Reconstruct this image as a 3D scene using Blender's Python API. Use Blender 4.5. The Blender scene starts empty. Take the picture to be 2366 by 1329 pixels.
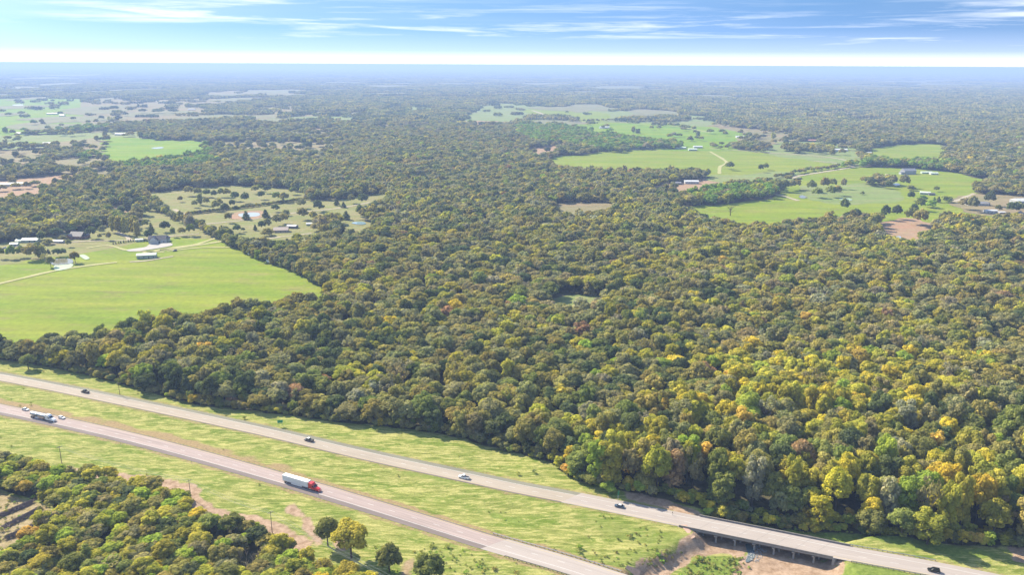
import bpy, bmesh, math, random
import numpy as np
from mathutils import Vector, Matrix
from mathutils.geometry import tessellate_polygon
R_ = math.radians
rng = np.random.default_rng(11)
random.seed(5)
sc = bpy.context.scene

# ------------------------------------------------------------------ camera
FPX, CX, CY, CAMH = 1840.0, 1183.0, 664.5, 200.0
PITCH = math.atan((CY - 149.0) / FPX)
ROLL = 0.0050
s_, c_ = math.sin(PITCH), math.cos(PITCH)
R0, U0, F0 = np.array([1, 0, 0.]), np.array([0, s_, c_]), np.array([0, c_, -s_])
CR = math.cos(ROLL) * R0 + math.sin(ROLL) * U0
CU = -math.sin(ROLL) * R0 + math.cos(ROLL) * U0
cd = bpy.data.cameras.new("camera"); cam = bpy.data.objects.new("camera", cd)
sc.collection.objects.link(cam)
cd.sensor_width = 36; cd.lens = FPX / 2366 * 36
cd.clip_start = 1; cd.clip_end = 200000
m = Matrix(((CR[0], CU[0], -F0[0], 0), (CR[1], CU[1], -F0[1], 0), (CR[2], CU[2], -F0[2], CAMH), (0, 0, 0, 1)))
cam.matrix_world = m
sc.camera = cam

# ------------------------------------------------------------------ light and sky
SUN_EL, SUN_DIR = 38.0, (-0.76, 0.65)
sun_az = math.atan2(SUN_DIR[0], SUN_DIR[1])          # clockwise from +Y
sl = bpy.data.lights.new("sun", 'SUN'); sl.energy = 4.9; sl.angle = R_(0.5); sl.color = (1.0, 0.90, 0.72)
so = bpy.data.objects.new("sun", sl); sc.collection.objects.link(so)
el = R_(SUN_EL)
sv = Vector((math.sin(sun_az) * math.cos(el), math.cos(sun_az) * math.cos(el), math.sin(el)))
so.rotation_euler = sv.to_track_quat('Z', 'Y').to_euler()
w = bpy.data.worlds.new("World"); sc.world = w; w.use_nodes = True
nt = w.node_tree; N, L = nt.nodes, nt.links; N.clear()
def nd(nt, t, **k):
    n = nt.nodes.new(t)
    for a, b in k.items(): setattr(n, a, b)
    return n
def mth(nt, op, a, b=None, c=None, clamp=False):
    n = nt.nodes.new('ShaderNodeMath'); n.operation = op; n.use_clamp = clamp
    for i, v in enumerate((a, b, c)):
        if v is None: continue
        if isinstance(v, (int, float)): n.inputs[i].default_value = v
        else: nt.links.new(v, n.inputs[i])
    return n.outputs[0]
def mixc(nt, f, a, b, bt='MIX'):
    n = nt.nodes.new('ShaderNodeMix'); n.data_type = 'RGBA'; n.blend_type = bt
    for i, v in ((0, f), (6, a), (7, b)):
        if isinstance(v, (int, float)): n.inputs[i].default_value = v
        elif isinstance(v, tuple): n.inputs[i].default_value = v if len(v) == 4 else (*v, 1)
        else: nt.links.new(v, n.inputs[i])
    return n.outputs[2]
def ramp(nt, f, pts):
    n = nt.nodes.new('ShaderNodeValToRGB'); e = n.color_ramp.elements
    while len(e) < len(pts): e.new(0.5)
    for i, (p, c) in enumerate(pts):
        e[i].position = p
        e[i].color = (c, c, c, 1) if isinstance(c, (int, float)) else (*c, 1)
    nt.links.new(f, n.inputs[0]); return n.outputs[0]
def noise(nt, vec, scale, detail=4, rough=0.55, lac=2.0, dist=0.0):
    n = nt.nodes.new('ShaderNodeTexNoise'); n.inputs['Scale'].default_value = scale
    n.inputs['Detail'].default_value = detail; n.inputs['Roughness'].default_value = rough
    n.inputs['Distortion'].default_value = dist
    if vec is not None: nt.links.new(vec, n.inputs['Vector'])
    return n.outputs[0]
def mapping(nt, vec, scale=(1, 1, 1), rot=(0, 0, 0), loc=(0, 0, 0)):
    n = nt.nodes.new('ShaderNodeMapping'); nt.links.new(vec, n.inputs[0])
    n.inputs['Scale'].default_value = scale; n.inputs['Rotation'].default_value = rot; n.inputs['Location'].default_value = loc
    return n.outputs[0]
tc = nd(nt, 'ShaderNodeTexCoord'); sep = nd(nt, 'ShaderNodeSeparateXYZ'); L.new(tc.outputs['Generated'], sep.inputs[0])
z = sep.outputs[2]
lift = mth(nt, 'MULTIPLY', mth(nt, 'DIVIDE', z, 0.07, clamp=True), 0.55)
cmb = nd(nt, 'ShaderNodeCombineXYZ'); L.new(sep.outputs[0], cmb.inputs[0]); L.new(sep.outputs[1], cmb.inputs[1])
L.new(mth(nt, 'ADD', mth(nt, 'ADD', z, 0.24), lift), cmb.inputs[2])
vn = nd(nt, 'ShaderNodeVectorMath', operation='NORMALIZE'); L.new(cmb.outputs[0], vn.inputs[0])
sky = nd(nt, 'ShaderNodeTexSky', sky_type='NISHITA'); sky.sun_disc = False
sky.sun_elevation = el; sky.sun_rotation = sun_az; sky.air_density = 1.15; sky.dust_density = 0.3; sky.ozone_density = 2.2
L.new(vn.outputs[0], sky.inputs[0])
# thin high cloud streaks, by direction
cv = mapping(nt, tc.outputs['Generated'], scale=(2.2, 2.2, 46.0), rot=(0, R_(-0.5), 0))
n1 = noise(nt, cv, 2.3, 9, 0.62, dist=0.35)
cv2 = mapping(nt, tc.outputs['Generated'], scale=(1.0, 1.0, 14.0), loc=(3.3, 1, 0))
n2 = noise(nt, cv2, 1.6, 4, 0.5, dist=0.6)
cl = mth(nt, 'MULTIPLY', ramp(nt, n1, [(0.47, 0.0), (0.66, 1.0)]), ramp(nt, n2, [(0.36, 0.12), (0.62, 1.0)]))
veil = mth(nt, 'MULTIPLY', ramp(nt, n2, [(0.3, 0.0), (0.75, 0.45)]), 0.25)
lowb = ramp(nt, mth(nt, 'ABSOLUTE', z), [(0.0, 0.95), (0.007, 0.72), (0.016, 0.30), (0.045, 0.0)])
ca = mth(nt, 'MAXIMUM', mth(nt, 'MAXIMUM', mth(nt, 'MULTIPLY', cl, 0.72), veil), lowb)
gain = nd(nt, 'ShaderNodeHueSaturation'); gain.inputs['Saturation'].default_value = 1.02; gain.inputs['Value'].default_value = 1.0
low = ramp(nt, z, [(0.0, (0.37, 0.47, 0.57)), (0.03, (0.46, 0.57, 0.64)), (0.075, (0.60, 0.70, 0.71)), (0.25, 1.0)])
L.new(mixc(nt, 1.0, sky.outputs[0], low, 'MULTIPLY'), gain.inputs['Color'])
colr = mixc(nt, ca, gain.outputs[0], (4.4, 4.5, 4.7))
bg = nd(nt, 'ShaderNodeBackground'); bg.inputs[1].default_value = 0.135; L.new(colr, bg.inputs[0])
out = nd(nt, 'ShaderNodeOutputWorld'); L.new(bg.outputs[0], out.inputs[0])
vs = sc.view_settings; vs.view_transform = 'Standard'; vs.look = 'None'; vs.gamma = 1; vs.use_curve_mapping = False
vs.exposure = 1.3
sc.cycles.use_denoising = True
sc.cycles.max_bounces = 5; sc.cycles.diffuse_bounces = 2; sc.cycles.volume_bounces = 0; sc.cycles.transmission_bounces = 3
sc.cycles.transparent_max_bounces = 4

# ------------------------------------------------------------------ coordinates: photo pixel -> ground point
def G(x, y, z=0.0):
    u, v = (x - CX) / FPX, -(y - CY) / FPX
    d = F0 + u * CR + v * CU
    t = (z - CAMH) / d[2]
    return np.array([t * d[0], t * d[1]])
def PX(p):                                       # world (n,3) -> pixels
    q = np.asarray(p, float) - np.array([0, 0, CAMH])
    zc = q @ F0
    return CX + FPX * (q @ CR) / zc, CY - FPX * (q @ CU) / zc, zc
def GP(pts, z=0.0):
    return np.array([G(p[0], p[1], p[2] if len(p) > 2 else z) for p in pts])
def catmull(P, n=8, closed=False):
    P = np.asarray(P, float); out = []
    m = len(P); rngk = range(m) if closed else range(m - 1)
    for i in rngk:
        p0 = P[(i - 1) % m] if closed or i > 0 else 2 * P[0] - P[1]
        p1, p2 = P[i], P[(i + 1) % m]
        p3 = P[(i + 2) % m] if closed or i + 2 < m else 2 * P[-1] - P[-2]
        for k in range(n):
            t = k / n
            out.append(.5 * ((2 * p1) + (-p0 + p2) * t + (2 * p0 - 5 * p1 + 4 * p2 - p3) * t * t + (-p0 + 3 * p1 - 3 * p2 + p3) * t ** 3))
    if not closed: out.append(P[-1])
    return np.array(out)
def inside(poly, X, Y):
    r = np.zeros(X.shape, bool); n = len(poly)
    for i in range(n):
        x1, y1 = poly[i]; x2, y2 = poly[(i + 1) % n]
        if y1 == y2: continue
        c = ((y1 > Y) != (y2 > Y)) & (X < (x2 - x1) * (Y - y1) / (y2 - y1) + x1)
        r ^= c
    return r
def segdist(pts, X, Y, closed=False):
    d = np.full(X.shape, 1e18); n = len(pts)
    for i in range(n if closed else n - 1):
        a, b = pts[i], pts[(i + 1) % n]; ab = b - a; l2 = ab @ ab + 1e-9
        t = np.clip(((X - a[0]) * ab[0] + (Y - a[1]) * ab[1]) / l2, 0, 1)
        d = np.minimum(d, (X - a[0] - t * ab[0]) ** 2 + (Y - a[1] - t * ab[1]) ** 2)
    return np.sqrt(d)
def sdf(poly, X, Y):
    d = segdist(poly, X, Y, True); return np.where(inside(poly, X, Y), d, -d)
def sm(a, b, v):
    t = np.clip((v - a) / (b - a), 0, 1); return t * t * (3 - 2 * t)
_tab = rng.random((256, 256))
def vnoise(X, Y, s):
    x, y = X / s + 91.3, Y / s + 37.7
    xi, yi = np.floor(x).astype(int), np.floor(y).astype(int); fx, fy = x - xi, y - yi
    fx, fy = fx * fx * (3 - 2 * fx), fy * fy * (3 - 2 * fy)
    g = lambda a, b: _tab[a % 256, b % 256]
    return (g(xi, yi) * (1 - fx) + g(xi + 1, yi) * fx) * (1 - fy) + (g(xi, yi + 1) * (1 - fx) + g(xi + 1, yi + 1) * fx) * fy

# ------------------------------------------------------------------ object helpers
COL = sc.collection
def props(o, label=None, cat=None, group=None, kind=None):
    if label: o['label'] = label
    if cat: o['category'] = cat
    if group: o['group'] = group
    if kind: o['kind'] = kind
    return o
def link(name, me, mats=(), parent=None):
    o = bpy.data.objects.new(name, me); COL.objects.link(o)
    for mt in (mats if isinstance(mats, (list, tuple)) else [mats]): me.materials.append(mt)
    if parent: o.parent = parent
    return o
def empty(name, loc, yaw=0.0, sc_=1.0):
    o = bpy.data.objects.new(name, None); COL.objects.link(o)
    o.location = (loc[0], loc[1], loc[2] if len(loc) > 2 else H1(loc[0], loc[1])); o.rotation_euler = (0, 0, yaw)
    o.empty_display_size = 1; return o
class MB:
    def __init__(s): s.v = []; s.f = []; s.mi = []; s.m = 0
    def add(s, vs, fs):
        b = len(s.v); s.v += [tuple(map(float, v)) for v in vs]; s.f += [tuple(b + i for i in f) for f in fs]; s.mi += [s.m] * len(fs); return s
    def box(s, x0, y0, z0, x1, y1, z1):
        return s.add([(x0, y0, z0), (x1, y0, z0), (x1, y1, z0), (x0, y1, z0), (x0, y0, z1), (x1, y0, z1), (x1, y1, z1), (x0, y1, z1)],
                     [(0, 3, 2, 1), (4, 5, 6, 7), (0, 1, 5, 4), (1, 2, 6, 5), (2, 3, 7, 6), (3, 0, 4, 7)])
    def tube(s, a, b, r0, r1=None, n=8, cap=True):
        a, b = Vector(a), Vector(b); r1 = r0 if r1 is None else r1
        q = (b - a).to_track_quat('Z', 'Y'); vs = []
        for p, r in ((a, r0), (b, r1)):
            for i in range(n):
                t = 2 * math.pi * i / n; vs.append(p + q @ Vector((r * math.cos(t), r * math.sin(t), 0)))
        fs = [(i, (i + 1) % n, n + (i + 1) % n, n + i) for i in range(n)]
        if cap: fs += [tuple(range(n - 1, -1, -1)), tuple(range(n, 2 * n))]
        return s.add(vs, fs)
    def loft(s, rings, caps=True):
        n = len(rings[0]); vs = [v for r in rings for v in r]; fs = []
        for k in range(len(rings) - 1):
            for i in range(n):
                fs.append((k * n + i, k * n + (i + 1) % n, (k + 1) * n + (i + 1) % n, (k + 1) * n + i))
        if caps: fs += [tuple(range(n - 1, -1, -1)), tuple(range((len(rings) - 1) * n, len(rings) * n))]
        return s.add(vs, fs)
    def mesh(s, name, smooth=False):
        me = bpy.data.meshes.new(name); me.from_pydata(s.v, [], s.f); me.update()
        if any(s.mi): me.polygons.foreach_set('material_index', s.mi)
        if smooth: me.polygons.foreach_set('use_smooth', [True] * len(s.f))
        bm = bmesh.new(); bm.from_mesh(me); bmesh.ops.recalc_face_normals(bm, faces=bm.faces); bm.to_mesh(me); bm.free()
        return me
    def obj(s, name, mats, parent=None, smooth=False, bevel=0):
        o = link(name, s.mesh(name, smooth), mats, parent)
        if bevel:
            b = o.modifiers.new('b', 'BEVEL'); b.width = bevel; b.segments = 2; b.limit_method = 'ANGLE'
        return o

# ------------------------------------------------------------------ materials
def mat(name, col, rough=0.7, metal=0.0, var=0.12, scale=1.5, spec=0.3, coord='Object', bump=0.0):
    mm = bpy.data.materials.new(name); mm.use_nodes = True; t = mm.node_tree
    b = t.nodes['Principled BSDF']; b.inputs['Roughness'].default_value = rough; b.inputs['Metallic'].default_value = metal
    b.inputs['Specular IOR Level'].default_value = spec
    co = nd(t, 'ShaderNodeTexCoord')
    if var:
        n = noise(t, co.outputs[coord], scale, 5, 0.6)
        f = ramp(t, n, [(0.3, 1 - var), (0.7, 1 + var)])
        c = mixc(t, 1.0, (*col, 1), f, 'MULTIPLY'); t.links.new(c, b.inputs['Base Color'])
        if bump:
            bp = nd(t, 'ShaderNodeBump'); bp.inputs['Strength'].default_value = bump; t.links.new(n, bp.inputs['Height']); t.links.new(bp.outputs[0], b.inputs['Normal'])
    else: b.inputs['Base Color'].default_value = (*col, 1)
    return mm
def field_mat(name, ca, cb, sa=0.02, ang=0.0, stretch=3.0, cc=None, fine=0.45):
    mm = bpy.data.materials.new(name); mm.use_nodes = True; t = mm.node_tree
    b = t.nodes['Principled BSDF']; b.inputs['Roughness'].default_value = 0.95; b.inputs['Specular IOR Level'].default_value = 0.1
    co = nd(t, 'ShaderNodeTexCoord').outputs['Object']
    v = mapping(t, co, scale=(1, stretch, 1), rot=(0, 0, ang))
    big = noise(t, v, sa, 5, 0.6, dist=0.4)
    c = mixc(t, ramp(t, big, [(0.36, 0.0), (0.66, 1.0)]), ca, cb)
    if cc:
        c = mixc(t, ramp(t, noise(t, v, sa * 2.7, 4, 0.7), [(0.52, 0.0), (0.72, 0.7)]), c, cc)
    f = noise(t, co, fine, 4, 0.7)
    c = mixc(t, 1.0, c, ramp(t, f, [(0.25, 0.78), (0.75, 1.22)]), 'MULTIPLY')
    sw = noise(t, mapping(t, co, scale=(.12, 1.0, 1), rot=(0, 0, ang * .5 - .25)), max(sa * 9, .05), 4, .65)
    c = mixc(t, 1.0, c, ramp(t, sw, [(0.34, (0.82, 0.84, 0.86)), (0.66, (1.15, 1.12, 1.10))]), 'MULTIPLY')
    t.links.new(c, b.inputs['Base Color']); return mm
GREEN = field_mat('green_pasture', (0.132, 0.195, 0.010), (0.19, 0.220, 0.020), 0.008, 0.3, 3.0, (0.20, 0.165, 0.065), 0.2)
VIVID = field_mat('lush_pasture', (0.10, 0.20, 0.002), (0.17, 0.23, 0.006), 0.006, 0.3, 3.0, (0.18, 0.20, 0.04), 0.2)
MIXED = field_mat('mixed_pasture', (0.170, 0.192, 0.067), (0.148, 0.207, 0.052), 0.006, -0.2, 3.0, (0.237, 0.200, 0.111), 0.15)
TAN = field_mat('dry_pasture', (0.205, 0.160, 0.085), (0.17, 0.165, 0.07), 0.005, 0.15, 2.5, (0.24, 0.175, 0.11), 0.12)
YARD = field_mat('yard_grass', (0.155, 0.175, 0.045), (0.205, 0.185, 0.075), 0.02, 0.1, 2.0, (0.23, 0.165, 0.10), 0.3)
BARE = field_mat('bare_soil', (0.296, 0.178, 0.111), (0.266, 0.192, 0.118), 0.03, 0, 1.5, (0.222, 0.200, 0.089), 0.3)
PALE = field_mat('pale_gravel', (0.311, 0.266, 0.185), (0.355, 0.311, 0.229), 0.1, 0, 1, None, 0.6)
TRACK = field_mat('grass_track', (0.296, 0.303, 0.118), (0.340, 0.311, 0.148), 0.1, 0, 1, None, 0.6)
MARSH = field_mat('marsh_green', (0.13, 0.17, 0.045), (0.21, 0.215, 0.09), 0.1, 0, 2, None, 0.4)
FARA = field_mat('far_field', (0.18, 0.165, 0.09), (0.16, 0.17, 0.07), 0.003, 0, 2, None, 0.02)
CONC = mat('concrete', (0.311, 0.289, 0.259), 0.85, 0, 0.12, 0.8)
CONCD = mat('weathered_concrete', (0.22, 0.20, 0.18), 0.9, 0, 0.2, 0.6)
STEEL = mat('galvanised_steel', (0.36, 0.37, 0.36), 0.45, 0.6, 0.1, 3)
WOODP = mat('weathered_timber', (0.13, 0.10, 0.075), 0.9, 0, 0.2, 2)
BARK = mat('bark', (0.10, 0.075, 0.055), 0.95, 0, 0.3, 2)
BARKP = mat('pale_dead_wood', (0.34, 0.28, 0.22), 0.95, 0, 0.25, 1.2)
TYRE = mat('tyre_rubber', (0.018, 0.018, 0.02), 0.85, 0, 0, 1)
GLASS = mat('dark_glass', (0.012, 0.016, 0.02), 0.08, 0, 0, 1, 0.6)
CHROME = mat('bright_metal', (0.62, 0.63, 0.65), 0.22, 0.9, 0.06, 2)
LAMPW = mat('lamp_lens', (0.75, 0.75, 0.7), 0.15, 0, 0, 1, 0.6)
LAMPR = mat('red_lens', (0.4, 0.02, 0.015), 0.2, 0, 0, 1, 0.6)
BLACKP = mat('black_trim', (0.02, 0.02, 0.022), 0.6, 0, 0.1, 2)
SIGNG = mat('sign_green', (0.03, 0.28, 0.10), 0.4, 0, 0.06, 1)
WHITEP = mat('white_paint', (0.78, 0.78, 0.76), 0.45, 0, 0.04, 0.8)
def paint(name, col, r=0.3):
    mm = mat(name, col, r, 0, 0.04, 1.2, 0.5); mm.node_tree.nodes['Principled BSDF'].inputs['Coat Weight'].default_value = 0.5; return mm

def leaf_mat(name, inst):
    mm = bpy.data.materials.new(name); mm.use_nodes = True; t = mm.node_tree; t.nodes.clear()
    if inst:
        a = nd(t, 'ShaderNodeAttribute', attribute_type='INSTANCER', attribute_name='tint'); col = a.outputs['Color']
    else:
        a = nd(t, 'ShaderNodeObjectInfo'); col = a.outputs['Color']
    lv = nd(t, 'ShaderNodeAttribute', attribute_type='GEOMETRY', attribute_name='lv').outputs['Fac']
    f = ramp(t, lv, [(0.0, (0.55, 0.63, 0.60)), (0.5, (0.98, 0.98, 0.93)), (1.0, (1.50, 1.42, 1.16))])
    c = mixc(t, 1.0, col, f, 'MULTIPLY')
    d = nd(t, 'ShaderNodeBsdfDiffuse'); t.links.new(c, d.inputs[0])
    tr = nd(t, 'ShaderNodeBsdfTranslucent'); t.links.new(mixc(t, 1.0, c, (1.15, 1.25, 0.6), 'MULTIPLY'), tr.inputs[0])
    mx = nd(t, 'ShaderNodeMixShader'); mx.inputs[0].default_value = 0.38
    t.links.new(d.outputs[0], mx.inputs[1]); t.links.new(tr.outputs[0], mx.inputs[2])
    o = nd(t, 'ShaderNodeOutputMaterial'); t.links.new(mx.outputs[0], o.inputs[0]); return mm
LEAF_I, LEAF_O = leaf_mat('leaves_woodland', True), leaf_mat('leaves', False)

# ------------------------------------------------------------------ roads (ground curves)
RA = catmull(GP([(-260, 895), (0, 946), (300, 1013), (600, 1094), (840, 1165), (1100, 1245.5), (1200, 1275), (1300, 1304), (1400, 1336), (1560, 1390), (1800, 1478)]), 14)
RB = catmull(GP([(-260, 829), (0, 870.5), (300, 930), (600, 994), (840, 1050), (1100, 1106.5), (1200, 1128), (1330, 1153), (1500, 1187), (1600, 1207.5), (1800, 1247.5), (1960, 1280), (2150, 1315), (2400, 1366), (2800, 1450)]), 14)
class Line:
    def __init__(s, P):
        s.P = P; d = np.diff(P, axis=0); s.S = np.concatenate([[0], np.cumsum(np.hypot(*d.T))])
    def at(s, t, off=0.0):
        x = np.interp(t, s.S, s.P[:, 0]); y = np.interp(t, s.S, s.P[:, 1])
        e = 3.0; a = np.array([np.interp(t - e, s.S, s.P[:, 0]), np.interp(t - e, s.S, s.P[:, 1])]); b = np.array([np.interp(t + e, s.S, s.P[:, 0]), np.interp(t + e, s.S, s.P[:, 1])])
        d = (b - a) / (np.linalg.norm(b - a) + 1e-9); nrm = np.array([-d[1], d[0]])
        return np.array([x, y]) + nrm * off, math.atan2(d[1], d[0])
    def near(s, p):
        i = np.argmin(((s.P - p) ** 2).sum(1)); return s.S[i]
LA, LB = Line(RA), Line(RB)
# creek valley under the bridges
GULLY = catmull(GP([(1648, 1172), (1606, 1200), (1594, 1224), (1606, 1246), (1560, 1268), (1505, 1292), (1466, 1312), (1446, 1330), (1424, 1372), (1480, 1460),
                    (2080, 1470), (2020, 1390), (1985, 1340), (1955, 1312), (1940, 1294), (1950, 1268), (2010, 1250), (2090, 1240), (2020, 1205), (1900, 1185), (1750, 1170)], -2.0), 5, True)
def H(X, Y):
    X, Y = np.asarray(X, float), np.asarray(Y, float)
    z = np.zeros(X.shape)
    near = (np.abs(X) < 700) & (Y > 60) & (Y < 900)
    if near.any():
        x, y = X[near], Y[near]
        da, db = segdist(RA, x, y), segdist(RB, x, y)
        mn = np.minimum(da, db)
        rg = sm(9, 17, mn) * sm(760, 620, y)
        h = -0.9 * sm(8, 20, mn) * sm(45, 25, np.maximum(da, db)) + rg * ((vnoise(x, y, 23) - .5) * 0.9 + (vnoise(x, y, 6) - .5) * 0.25) * sm(640, 480, y)
        g = sdf(GULLY, x, y)
        h += -4.6 * sm(-1.5, 6.5, g) + sm(3, 9, g) * (vnoise(x, y, 8) - .5) * 0.8
        z[near] = h
    return z
def H1(x, y): return float(H(np.array([x]), np.array([y]))[0])

# ------------------------------------------------------------------ polygons of open land (photo outline -> ground)
def P(*pts, z=0.0, n=4, jag=1.0):
    q = catmull(GP(pts, z), n * 2, True); t = np.roll(q, -1, 0) - np.roll(q, 1, 0); L_ = np.hypot(*t.T)[:, None] + 1e-9
    nr = np.stack([-t[:, 1], t[:, 0]], 1) / L_; d = np.hypot(*q.T); a = np.minimum(d * .012, 30) * jag * (d > 620)
    w_ = (vnoise(q[:, 0], q[:, 1], 26) - .5) * 1.3 + (vnoise(q[:, 0], q[:, 1], 75) - .5) * 1.6
    return q + nr * (a * w_)[:, None]
def PS(*pts, z=0.0, n=3): return P(*pts, z=z, n=n, jag=0.0)
def PF(*pts, n=4):            # clearing: its near edge is seen over the tops of the trees in front
    a = np.array([(p[0], p[1]) for p in pts], float); hz = np.array([p[2] if len(p) > 2 else -1 for p in pts], float)
    t = np.roll(a, -1, 0) - np.roll(a, 1, 0); area = (a[:, 0] * np.roll(a[:, 1], -1) - np.roll(a[:, 0], -1) * a[:, 1]).sum()
    ny = -t[:, 0] * np.sign(area) / (np.hypot(*t.T) + 1e-9)
    z = np.where(hz >= 0, hz, 11 * np.clip(ny * 1.6, 0, 1))
    return P(*[(x, y, zz) for (x, y), zz in zip(a, z)], n=n)
CORR = np.concatenate([
    catmull(GP([(-300, 772), (-100, 806), (0, 831), (60, 838), (140, 853), (220, 872), (300, 893), (350, 908), (420, 927), (480, 937), (560, 948), (700, 964), (800, 977),
        (900, 988), (1000, 1003), (1060, 1013), (1130, 1033), (1200, 1050), (1270, 1073), (1320, 1104), (1360, 1122), (1400, 1130), (1440, 1136), (1500, 1148), (1560, 1160),
        (1640, 1178), (1750, 1194), (1850, 1206), (1950, 1213), (2000, 1220), (2060, 1236), (2110, 1248), (2200, 1259), (2366, 1266), (2700, 1300)]), 3),
    GP([(2800, 1600), (930, 1600)]),
    catmull(GP([(905, 1420, 5), (880, 1345, 5), (845, 1316, 5), (780, 1303, 5), (720, 1278, 5), (680, 1250, 5), (640, 1226, 5), (600, 1204, 5), (520, 1186, 5), (455, 1166, 5), (425, 1128, 5),
        (300, 1102, 5), (240, 1087, 5), (130, 1071, 5), (60, 1055, 5), (0, 1041, 5), (-150, 1010, 5), (-320, 975, 5)]), 3)])
SLASH = P((-60, 1118), (20, 1138), (70, 1152), (118, 1168), (128, 1195), (95, 1232), (60, 1262), (10, 1300), (-60, 1310))
SNAGP = P((548, 1284), (590, 1276), (600, 1300), (592, 1335), (552, 1335))
LF = P((-250, 868), (0, 826), (110, 818), (230, 798), (350, 768), (450, 748), (600, 724), (700, 706), (778, 700), (768, 672), (712, 640), (655, 610), (608, 592), (560, 574), (520, 565),
       (505, 548), (470, 540), (400, 545), (300, 560), (200, 580), (100, 596), (0, 606), (-200, 640), n=3)
YD = P((-250, 620), (0, 612), (100, 598), (200, 584), (300, 566), (400, 551), (505, 550), (490, 536), (455, 528), (425, 515), (395, 503), (370, 497), (345, 500), (330, 515), (300, 530),
       (255, 522), (190, 532), (120, 548), (60, 556), (0, 562), (-250, 590), n=3)
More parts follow.
